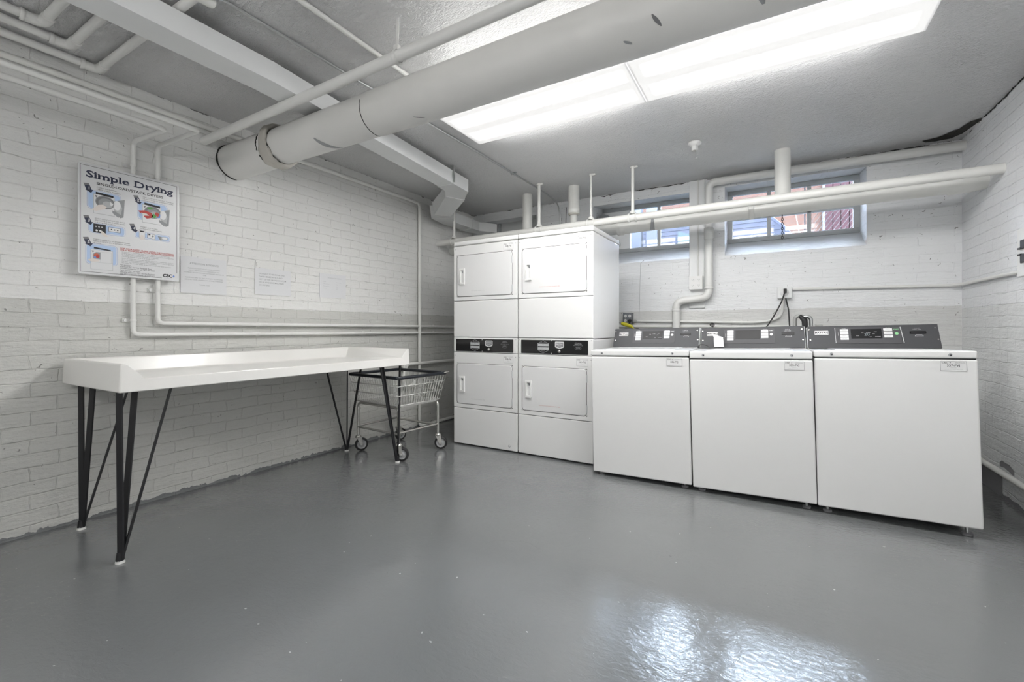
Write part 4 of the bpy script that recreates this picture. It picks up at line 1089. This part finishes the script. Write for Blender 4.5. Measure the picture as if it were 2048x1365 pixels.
for sg in (-1, 1):
    b.tube(fillet([(-lx, sg*ly, .12), (-lx, sg*ly, zf-.015), (lx, sg*ly, zf-.015), (lx, sg*ly, .12)], .045, 6), tr, 'chrome', 12)
    b.tube([(-lx, sg*ly, .215), (lx, sg*ly, .215)], tr*.8, 'chrome', 10)
    b.tube([(sg*lx, -ly, .225), (sg*lx, ly, .225)], tr*.8, 'chrome', 10)
    b.tube([(sg*(lx-.045), -ly, zf-.013), (sg*(lx-.045), ly, zf-.013)], tr*.7, 'chrome', 10)
    b.box((-lx+.03, sg*ly-.002, zf-.012), (lx-.03, sg*ly+.002, zf+.004), 'wire')
    b.box((sg*lx-.002, -ly+.03, zf-.012), (sg*lx+.002, ly-.03, zf+.004), 'wire')
lpart(b, 'tube_frame', T)
for (sx, sy, ang) in ((-1, -1, 62), (1, -1, 25), (1, 1, 30), (-1, 1, 75)):
    px, py = sx*lx, sy*ly
    a = R(ang)-rot; ux = Vector((math.cos(a), math.sin(a), 0)); nx_ = Vector((-ux.y, ux.x, 0))   # wheel rolls along ux
    wc = Vector((px, py, .058))+ux*.028
    c = MB(); c.lathe([(.012, .145), (.020, .140), (.026, .132), (.026, .124), (.020, .120)], (px, py, 0), (0, 0, 1), 'chrome', 18)
    for sg in (-1, 1):
        e = nx_*sg*.019
        pl = [Vector((px, py, .122))+e-ux*.016, Vector((px, py, .122))+e+ux*.030, wc+e+ux*.010+Vector((0, 0, -.010)), wc+e-ux*.010+Vector((0, 0, -.010))]
        vs = pl+[p+nx_*sg*.003 for p in pl]; c.add(vs, [(0, 1, 2, 3), (7, 6, 5, 4), (0, 4, 5, 1), (1, 5, 6, 2), (2, 6, 7, 3), (3, 7, 4, 0)], 'chrome')
    c.box((px-.02, py-.02, .118), (px+.02, py+.02, .124), 'chrome')
    c.tube([wc-nx_*.024, wc+nx_*.024], .005, 'steel', 8)
    co = lpart(c, 'caster', T)
    wmb = MB(); wmb.lathe([(.040, -.013), (.052, -.013), (.057, -.007), (.058, 0), (.057, .007), (.052, .013), (.040, .013)], wc, nx_, 'rubber', 28)
    wmb.lathe([(.0, -.010), (.014, -.013), (.016, -.009), (.036, -.008), (.041, -.012)], wc, nx_, 'hub', 24); wmb.lathe([(.041, .012), (.036, .008), (.016, .009), (.014, .013), (.0, .010)], wc, nx_, 'hub', 24)
    wo = lpart(wmb, 'wheel', T); wo.parent = co

# ================================================================== INSTRUCTION SIGN
PX = -3.283
T = thing('instruction_sign', 'white Simple Drying instruction sign board on the left brick wall', 'sign', (PX, .895, 1.385))
S = facem((PX, .895, 1.385), (0, 1, 0), (0, 0, 1))
W_, H_ = .482, .618
b = MB(); b.plate(rrect(0, 0, W_, H_, .014, 5), 'board', S, -.003, 0); part(b, 'board', T)
mm = .001
b = MB()
b.flat(rect(8*mm, 12*mm, 10*mm, 606*mm), 'ink', S, .0004); b.flat(rect(8*mm, 604*mm, 470*mm, 606*mm), 'ink', S, .0004)
b.flat(rect(468*mm, 50*mm, 470*mm, 606*mm), 'ink', S, .0004); b.flat(rect(8*mm, 12*mm, 388*mm, 14*mm), 'ink', S, .0004)
HB, HC = .5425, .0365
fx = b.fit('Simple Drying', 'ink_navy', S, .033, .446, HB, HC, bold=.012)
for dx, dy in ((.0014, 0), (.0007, .0008), (.0007, -.0008)): b.fit('Simple Drying', 'ink_navy', S, .033+dx, .446+dx, HB+dy, HC, lift=.00065+dx*.02, bold=.012)
def serif(x, y, w_=.0085): b.flat(rect(x-w_, y-.002, x+w_, y+.0022), 'ink_navy', S, .0007)
pre = ''
for ch in 'Simple Drying':
    if ch != ' ':
        vs_, _ = text_geo(pre+ch, 1, .012, 'LEFT'); one, _ = text_geo(ch, 1, .012, 'LEFT')
        xr = max(v.x for v in vs_); w1 = max(v.x for v in one)-min(v.x for v in one); xl = xr-w1
        f = lambda t: fx(xl+w1*t)
        lo = HB+.002; xh = HB+HC*.735; cp = HB+HC-.002; ds = HB-HC*.29
        for t_ in {'i': (.5,), 'm': (.1, .5, .9), 'l': (.5,), 'r': (.28,), 'n': (.16, .84)}.get(ch, ()): serif(f(t_), lo, .0065 if ch == 'm' else .0085)
        if ch in 'imrnp': serif(f({'i': .35, 'm': .08, 'r': .2, 'n': .12, 'p': .12}[ch])-.002, xh, .005)
        if ch == 'l': serif(f(.4)-.003, cp, .005)
        if ch == 'p': serif(f(.16), ds, .0085)
        if ch == 'y': serif(f(.1), xh, .0075); serif(f(.9), xh, .0065)
        if ch == 'D': serif(f(.12)-.003, lo, .007); serif(f(.12)-.003, cp, .007)
        if ch == 'S': b.flat([(f(.86), HB+HC*.98), (f(.97), HB+HC*.98), (f(.97), HB+HC*.66), (f(.90), HB+HC*.66)], 'ink_navy', S, .0007); b.flat([(f(.03), HB+HC*.34), (f(.10), HB+HC*.34), (f(.14), HB+HC*.02), (f(.03), HB+HC*.02)], 'ink_navy', S, .0007)
    pre += ch
b.fit('SINGLE-LOAD/STACK DRYERS', 'ink', S, .078, .394, .5085, .0150, bold=.012)
o = part(b, 'heading', T)
def lines(b, x, y, ls, size, mat, dy, align='LEFT', bold=0, wmax=None):
    for i, t_ in enumerate(ls):
        sx = 1
        if wmax:
            vs, _ = text_geo(t_, size, bold, align); wd = max(v.x for v in vs)-min(v.x for v in vs); sx = min(1, wmax/wd)
        b.text(t_, size, mat, S, x, y-i*dy, .0006, bold=bold, align=align, sx=sx)
def arrow(b, x, y, n):
    # slanted numbered arrow pointing down right
    P = lambda u, v: (x+u+ -.30*v*0+(-v)*.36, y+v)
    b.flat([P(-.013, .030), P(.011, .034), P(.011, -.002), P(-.013, -.006)], 'ink_grey', S, .0006)
    b.flat([P(-.013, .018), P(.011, .022), P(.011, -.002), P(-.013, -.006)], 'ink_navy', S, .0007)
    b.flat([P(-.019, -.004), P(.018, .0), P(.002, -.018)], 'ink_navy', S, .0007)
    b.text(n, .022, 'board', S, x, y+.006, .0009, bold=.03)
def panel_bg(b, x0, y0, x1, y1, r=.016, skew=0):
    P = rrect(x0, y0, x1, y1, r)
    b.flat(rrect(x0-.005, y0-.005, x1+.005, y1+.005, r+.004), 'ink_blue2', S, .0003); b.flat(rrect(x0-.0038, y0-.0038, x1+.0038, y1+.0038, r+.003), 'board', S, .00035); b.flat(P, 'ink_blue', S, .0004)
    b.flat(rrect(x0+.012, y0+.004, x1-.004, y1-.006, r*.7), 'stain', S, .00042) if False else None
def picture_dryer(b, x0, y0, x1, y1, clothes):
    b.flat(rect(x0, y0, x1, y1), 'ink_light', S, .0008); b.flat(rect(x0+.002, y0+.003, x1-.001, y1-.002), 'board', S, .0009)
    cx, cy_ = (x0+x1)/2+.004, y0+(y1-y0)*.64
    b.flat(circ(cx, cy_, .043, 28, .037), 'ink_mid', S, .001); b.flat(circ(cx, cy_-.001, .040, 28, .034), 'ink_grey', S, .0011)
    b.flat(circ(cx+.004, cy_-.004, .034, 24, .028), 'ink_mid', S, .0012); b.flat(circ(cx+.010, cy_-.010, .022, 20, .018), 'ink_light', S, .0013)
    if clothes:
        b.flat([(cx-.072, cy_-.004), (cx-.040, cy_+.004), (cx-.008, cy_-.004), (cx+.004, cy_-.022), (cx-.008, cy_-.036), (cx-.030, cy_-.044), (cx-.044, cy_-.034), (cx-.040, cy_-.020), (cx-.060, cy_-.018)], 'ink_red', S, .0015)
        b.flat([(cx-.060, cy_-.014), (cx-.030, cy_-.014), (cx-.018, cy_-.024), (cx-.044, cy_-.028)], 'ink_skin', S, .0016)
        b.flat([(cx+.004, cy_-.006), (cx+.020, cy_-.018), (cx+.012, cy_-.034), (cx-.008, cy_-.028)], 'ink_green', S, .0015)
        b.flat([(cx+.012, cy_+.002), (cx+.022, cy_+.006), (cx+.034, cy_-.004), (cx+.028, cy_-.022), (cx+.012, cy_-.014)], 'ink_red', S, .0016)
        b.flat([(cx+.030, cy_-.010), (cx+.040, cy_-.004), (cx+.038, cy_-.026), (cx+.024, cy_-.030)], 'ink_blue2', S, .0014)
        b.flat([(cx-.030, cy_+.026), (cx-.008, cy_+.030), (cx+.006, cy_+.020), (cx-.020, cy_+.014)], 'ink_green', S, .0013)
    else:
        b.flat([(cx-.058, cy_-.052), (cx-.030, cy_-.020), (cx-.010, cy_-.014), (cx+.008, cy_-.026), (cx-.004, cy_-.040), (cx-.040, cy_-.056)], 'ink_skin', S, .0014)
        b.flat([(cx+.022, cy_+.010), (cx+.036, cy_-.002), (cx+.030, cy_-.014), (cx+.022, cy_-.010)], 'board', S, .0014)
    # control strip and badge
    b.flat([(x0+.010, y1+.012), (x1-.006, y1+.006), (x1-.006, y1-.006), (x0+.010, y1)], 'ink', S, .0012)
    b.flat([(x0+.006, y1-.008), (x0+.018, y1-.008), (x0+.012, y1-.022)], 'ink_grey', S, .0014)
    # open door at the right
    b.flat([(x1-.004, y1-.022), (x1+.046, y1-.004), (x1+.040, y0+.004), (x1+.024, y0-.004), (x1-.004, y0+.030)], 'ink_mid', S, .0009)
    b.flat([(x1+.0, y1-.026), (x1+.024, y1-.026), (x1+.034, y1-.056), (x1+.028, y0+.016), (x1-.004, y0+.034)], 'ink_light', S, .001)
    b.flat(circ(x1+.010, (y0+y1)/2+.010, .017, 18, .028), 'board', S, .0011)
    b.flat([(x1-.012, y0+.034), (x1+.020, y0+.014), (x1+.016, y0-.004), (x1-.010, y0+.018)], 'ink_mid', S, .0012)
# five illustrated steps
b = MB(); panel_bg(b, .042, .372, .182, .470); picture_dryer(b, .064, .345, .158, .456, False); arrow(b, .046, .474, '1')
lines(b, .078, .494, ('CLEAN the lint filter.', 'LIMPIE el filtro de pelusa.'), .0105, 'ink_grey', .0115, bold=.01, wmax=.115); part(b, 'step_picture', T)
b = MB(); panel_bg(b, .270, .360, .412, .466); picture_dryer(b, .288, .340, .384, .450, True); arrow(b, .268, .462, '2')
lines(b, .286, .494, ('LOAD clothes loosely into drum. Close door.', 'COLOQUE la ropa sin apretarla en el tambor.', 'y cierre la puerta.'), .0095, 'ink_grey', .0105, bold=.006, wmax=.165); part(b, 'step_picture', T)
b = MB(); panel_bg(b, .048, .240, .202, .286, .012); b.flat(rect(.064, .238, .118, .288), 'ink', S, .0009)
for u in (.075, .088, .101): b.flat(circ(u, .272, .004, 10), 'ink_light', S, .0011)
for u in (.078, .094): b.flat(circ(u, .250, .0055, 12), 'board', S, .0011)
b.flat([(.100, .252), (.116, .240), (.128, .222), (.112, .220), (.096, .236)], 'ink_skin', S, .0012)
b.outline(rect(.130, .254, .184, .280), .0014, 'ink', S, .0011); b.flat(rect(.131, .255, .183, .279), 'board', S, .001)
for u in (.143, .157, .171): b.flat(circ(u, .267, .0035, 10), 'ink', S, .0013)
arrow(b, .045, .294, '3'); lines(b, .070, .318, ('SELECT desired cycle and push desired.', 'SELECCIONE el ciclo de secado deseado', 'y el programa lo desea.'), .0098, 'ink_grey', .0105, bold=.006, wmax=.135); part(b, 'step_picture', T)
b = MB(); panel_bg(b, .256, .246, .428, .276, .012)
b.flat(rect(.272, .246, .302, .294), 'ink_light', S, .0009); b.flat(rect(.2735, .2475, .3005, .2925), 'board', S, .001); b.flat(rect(.277, .280, .297, .288), 'ink', S, .0012)
b.flat([(.281, .262), (.293, .262), (.300, .236), (.276, .232)], 'ink_skin', S, .0012)
b.flat([(.312, .250), (.353, .245), (.353, .276), (.312, .278)], 'ink_mid', S, .0009); b.flat([(.314, .252), (.351, .247), (.351, .274), (.314, .276)], 'board', S, .001); b.flat(rect(.318, .268, .328, .274), 'ink', S, .0012); b.flat(circ(.340, .264, .006, 12), 'ink_mid', S, .0012)
b.flat([(.366, .270), (.396, .268), (.402, .250), (.378, .246)], 'ink_mid', S, .001); b.flat(circ(.400, .260, .020, 18, .010), 'ink_light', S, .0012); b.flat(circ(.402, .261, .014, 14, .007), 'board', S, .0013)
arrow(b, .249, .289, '4'); lines(b, .279, .311, ('INSERT card or coins.', 'INTRODUZCA la tarjeta o monedas.'), .0098, 'ink_grey', .011, bold=.008, wmax=.11); part(b, 'step_picture', T)
b = MB(); panel_bg(b, .036, .062, .166, .170)
b.flat(rect(.052, .030, .150, .142), 'ink_light', S, .0009); b.flat(rect(.0535, .0315, .1485, .1405), 'board', S, .001)
b.flat([(.062, .090), (.062, .116), (.076, .128), (.094, .128), (.094, .088)], 'ink_mid', S, .0012); b.flat(circ(.078, .108, .013, 18), 'ink_orange', S, .0014); b.flat(circ(.082, .103, .008, 14), 'ink_red', S, .0016); b.flat(circ(.072, .099, .006, 12), 'ink_blue2', S, .0015)
b.outline(rect(.094, .070, .142, .132), .0010, 'ink_light', S, .0012); b.flat(rect(.054, .070, .150, .0712), 'ink_light', S, .0013)
b.flat([(.066, .156), (.140, .148), (.140, .141), (.066, .147)], 'ink', S, .0013); b.flat([(.056, .134), (.068, .134), (.062, .124)], 'ink_grey', S, .0014)
b.flat([(.040, .082), (.062, .090), (.084, .086), (.092, .078), (.070, .072), (.046, .074)], 'ink_skin', S, .0015)
arrow(b, .044, .174, '5'); lines(b, .064, .200, ('START by closing door and pressing start button.', 'EMPIECE cierre la puerta y presione el boton', 'de inicio.'), .0098, 'ink_grey', .0105, bold=.006, wmax=.165); part(b, 'step_picture', T)
b = MB()
lines(b, .184, .166, ('FOR YOUR SAFETY PLEASE AVOID THE FOLLOWING:', 'POR SU PROPIA SEGURIDAD, POR FAVOR EVITE LO SIGUIENTE:'), .0115, 'ink_red', .0095, bold=.02, wmax=.268)
lines(b, .190, .147, ('Drying items containing foam rubber, plastic or similar materials.', 'Drying items previously cleaned with, washed in or spotted with gasoline.', 'Removing articles before the cycle is completed.', 'Allowing children to play in or on the dryer.'), .0092, 'ink_mid', .0088, wmax=.262)
lines(b, .190, .109, ('Secar prendas que contengan espuma de caucho o materiales similares.', 'Secar prendas previamente lavadas, mojadas o manchadas con gasolina.', 'No deje que los ninos jueguen en la secadora.', 'No saque las prendas antes de que termine el ciclo de la secadora.'), .0092, 'ink_mid', .0088, wmax=.262)
lines(b, .180, .070, ('For service:', 'use the CSC Service Request App', 'visit www.cscsw.com or call 1-877-264-6622'), .0112, 'ink_grey', .0098, bold=.012, wmax=.170)
lines(b, .180, .038, ('Para solicitar servicio:', 'utilice la aplicacion CSC Service Request', 'visite www.cscsw.com o llame al 1-877-264-6622'), .0112, 'ink_grey', .0098, bold=.012, wmax=.170)
part(b, 'safety_text', T)
b = MB(); b.text('CSC', .026, 'ink', S, .418, .028, .0008, bold=.05, sx=1.05); b.flat([(.449, .036), (.457, .031), (.453, .020), (.445, .026)], 'ink_blue2', S, .0009); b.text('ServiceWorks', .007, 'ink_light', S, .418, .012, .0008)
part(b, 'company_logo', T)

# ------------------------------------------------------------------ paper notices
def notice(name, y0, z0, wd, ht, content, label, tape=True, tint='paper'):
    T = thing(name, label, 'notice', (XL+.004, y0, z0))
    P = facem((XL+.007, y0, z0), (0, 1, 0), (0, 0, 1))
    b = MB(); b.plate(rect(0, 0, wd, ht), tint, P, -.002, 0)
    for (t_, size, u, v, mat, al, bd) in content: b.text(t_, size, mat, P, u, v, .0005, bold=bd, align=al)
    part(b, 'sheet', T)
    if tape:
        b = MB(); b.plate([(wd*.36, ht-.008), (wd*.50, ht-.010), (wd*.50, ht+.006), (wd*.36, ht+.008)], 'tape', P, .0006, .0012)
        b.plate(rect(-.045, ht-.006, .02, ht+.008), 'tape', P, .0006, .0012); part(b, 'tape', T)
    return T
C_ = 'CENTER'
notice('paper_notice', 1.405, 1.318, .283, .243, [
    ('ATTENTION RESIDENTS', .0165, .142, .198, 'ink_mid', C_, .006),
    ('PLEASE DO NOT LEAVE YOUR LAUNDRY', .0108, .142, .166, 'ink_mid', C_, 0), ('DIRTY OR RECENTLY CLEANED IN THE', .0108, .142, .152, 'ink_mid', C_, 0),
    ('LAUNDRY ROOM FOR ANY EXTENDED PERIOD OF', .0108, .142, .138, 'ink_mid', C_, 0), ('TIME', .0108, .142, .124, 'ink_mid', C_, 0),
    ('PLEASE RETURN TO THE LAUNDRY ROOM AND', .0108, .142, .104, 'ink_mid', C_, 0), ('REMOVE YOUR LAUNDRY IN A TIMELY MANNER', .0108, .142, .090, 'ink_mid', C_, 0),
    ('THANK YOU', .0108, .142, .058, 'ink_mid', C_, 0)], 'white paper notice headed ATTENTION RESIDENTS just right of the sign')
notice('paper_notice', 1.890, 1.340, .285, .200, [(t_, .0155, .028, .158-.0215*i, 'ink_mid', 'LEFT', .003) for i, t_ in enumerate(('LAUNDRY TO BE DONE AND', 'TAKEN IMMEDIATELY AND', 'NOT LEFT IN LAUNDRY ROOM', 'OR IN WASHING MACHINES', 'OR DRYERS!'))],
    'white paper notice starting LAUNDRY TO BE DONE, the middle one of three', tape=False)
notice('paper_notice', 2.440, 1.352, .270, .208, [('DRYER INSTRUCTIONS', .0135, .150, .172, 'ink_light', C_, .004), ('Mode', .011, .035, .138, 'ink_light', 'LEFT', 0), ('Whites & Colors', .009, .035, .118, 'ink_light', 'LEFT', 0), ('Permanent Press', .009, .035, .099, 'ink_light', 'LEFT', 0), ('Delicates', .009, .035, .080, 'ink_light', 'LEFT', 0),
    ('Temperature', .010, .165, .138, 'ink_light', 'LEFT', 0), ('HIGH', .009, .165, .118, 'ink_light', 'LEFT', 0), ('MED', .009, .165, .099, 'ink_light', 'LEFT', 0), ('LOW', .009, .165, .080, 'ink_light', 'LEFT', 0)],
    'white paper notice headed DRYER INSTRUCTIONS, closest to the dryers', tape=False)

# ================================================================== OUTSIDE
ZG = 1.45
b = MB().box((-9, YO+.02, ZG-.2), (8, 11.5, ZG), 'asphalt'); b.build('ground', kind='structure')
T = thing('brick_building', 'salmon brick building seen through the right window', 'building', (0, 9.4, ZG))
part(MB().box((-4.6, 9.2, ZG), (7, 9.8, ZG+2.35), 'ext_brick'), 'wall', T)
b = MB()
for i in range(5): b.box((.80+i*.11, 9.15, ZG), (.90+i*.11, 9.2, ZG+2.2), 'redwood')
b.box((.76, 9.14, ZG), (.80, 9.2, ZG+2.15), 'post'); b.box((1.35, 9.14, ZG), (1.39, 9.2, ZG+2.15), 'post')
o = part(b, 'door', T); o['label'] = 'dark red board door'
# parked car
T = thing('parked_car', 'dark parked car outside, filling the lower panes of both windows', 'car', (-1.6, 7.9, ZG))
side = [(.75, .32), (.78, .62), (.60, .82), (.34, .86), (.27, .90), (.18, 1.03), (.04, 1.17), (-.18, 1.27), (-.6, 1.33), (-1.6, 1.36), (-2.6, 1.30), (-3.1, 1.10), (-3.5, .86), (-4.3, .76), (-4.45, .55), (-4.45, .30), (-4.0, .25), (.6, .25)]
b = MB(); b.prism([(x, ZG+z) for x, z in side], 7.05, 8.7, 'Y', 'carbody'); part(b, 'body', T, .04)
gl = [(.24, .86), (.14, 1.00), (.01, 1.12), (-.2, 1.205), (-.6, 1.26), (-1.6, 1.29), (-2.55, 1.23), (-3.0, 1.05), (-3.25, .86)]
b = MB(); b.prism([(x, ZG+z) for x, z in gl], 7.035, 7.06, 'Y', 'carpaint'); part(b, 'side_glass', T)
b = MB()
for z in (.92, .985, 1.05, 1.115, 1.18): b.box((-3.0+(z-.86), 7.028, ZG+z), (.22-(z-.86)*.9, 7.036, ZG+z+.003), 'reflection_line')  # pale bars painted on as reflections in the car glass
part(b, 'painted_reflections', T)
part(MB().tube([(.36, 7.3, ZG+.86), (.28, 7.3, ZG+1.35)], .004, 'ink_grey', 6), 'antenna', T)
for x in (.05, -3.5): part(MB().lathe([(0, -.1), (.20, -.1), (.30, -.09), (.32, 0), (.30, .09), (.2, .1), (0, .1)], (x, 7.14, ZG+.32), (0, 1, 0), 'rubber', 24), 'wheel', T)
for (x0, x1, lab) in ((-1.66, -1.50, 'pale grey post outside the left window, the wider one'), (-1.435, -1.285, 'whitish post outside the left window, beside the middle bar')):
    solo(MB().box((x0, 6.0, ZG), (x1, 6.12, ZG+2.4), 'post', .01), 'post', lab, 'post', ((x0+x1)/2, 6.05, ZG))
b = MB().prism([(-1.10, ZG+.97), (-.78, ZG+.85), (-.62, ZG), (-1.10, ZG)], 6.4, 6.5, 'Y', 'stain')
solo(b, 'planter', 'pale mint angled panel standing outside the left window', 'panel', (-.9, 6.45, ZG))
b = MB()
for i in range(22):
    x = .18+i*.042; b.tube([(x, 5.3, ZB1-.05), (x+.42, 5.3, ZT1+.02)], .0028, 'mesh_wire', 5)
for i in range(4): b.tube([(.30, 5.305, ZB1+.02+i*.16), (.9, 5.305, ZB1+.02+i*.16)], .0015, 'post', 5)
b.box((.29, 5.29, ZG), (.30, 5.31, 2.6), 'post'); b.box((1.2, 5.29, ZG), (1.22, 5.31, 2.6), 'post')
solo(b, 'wire_grille', 'slanted white wire security mesh outside the right panes of the right window', 'grille', (.6, 5.3, ZG))
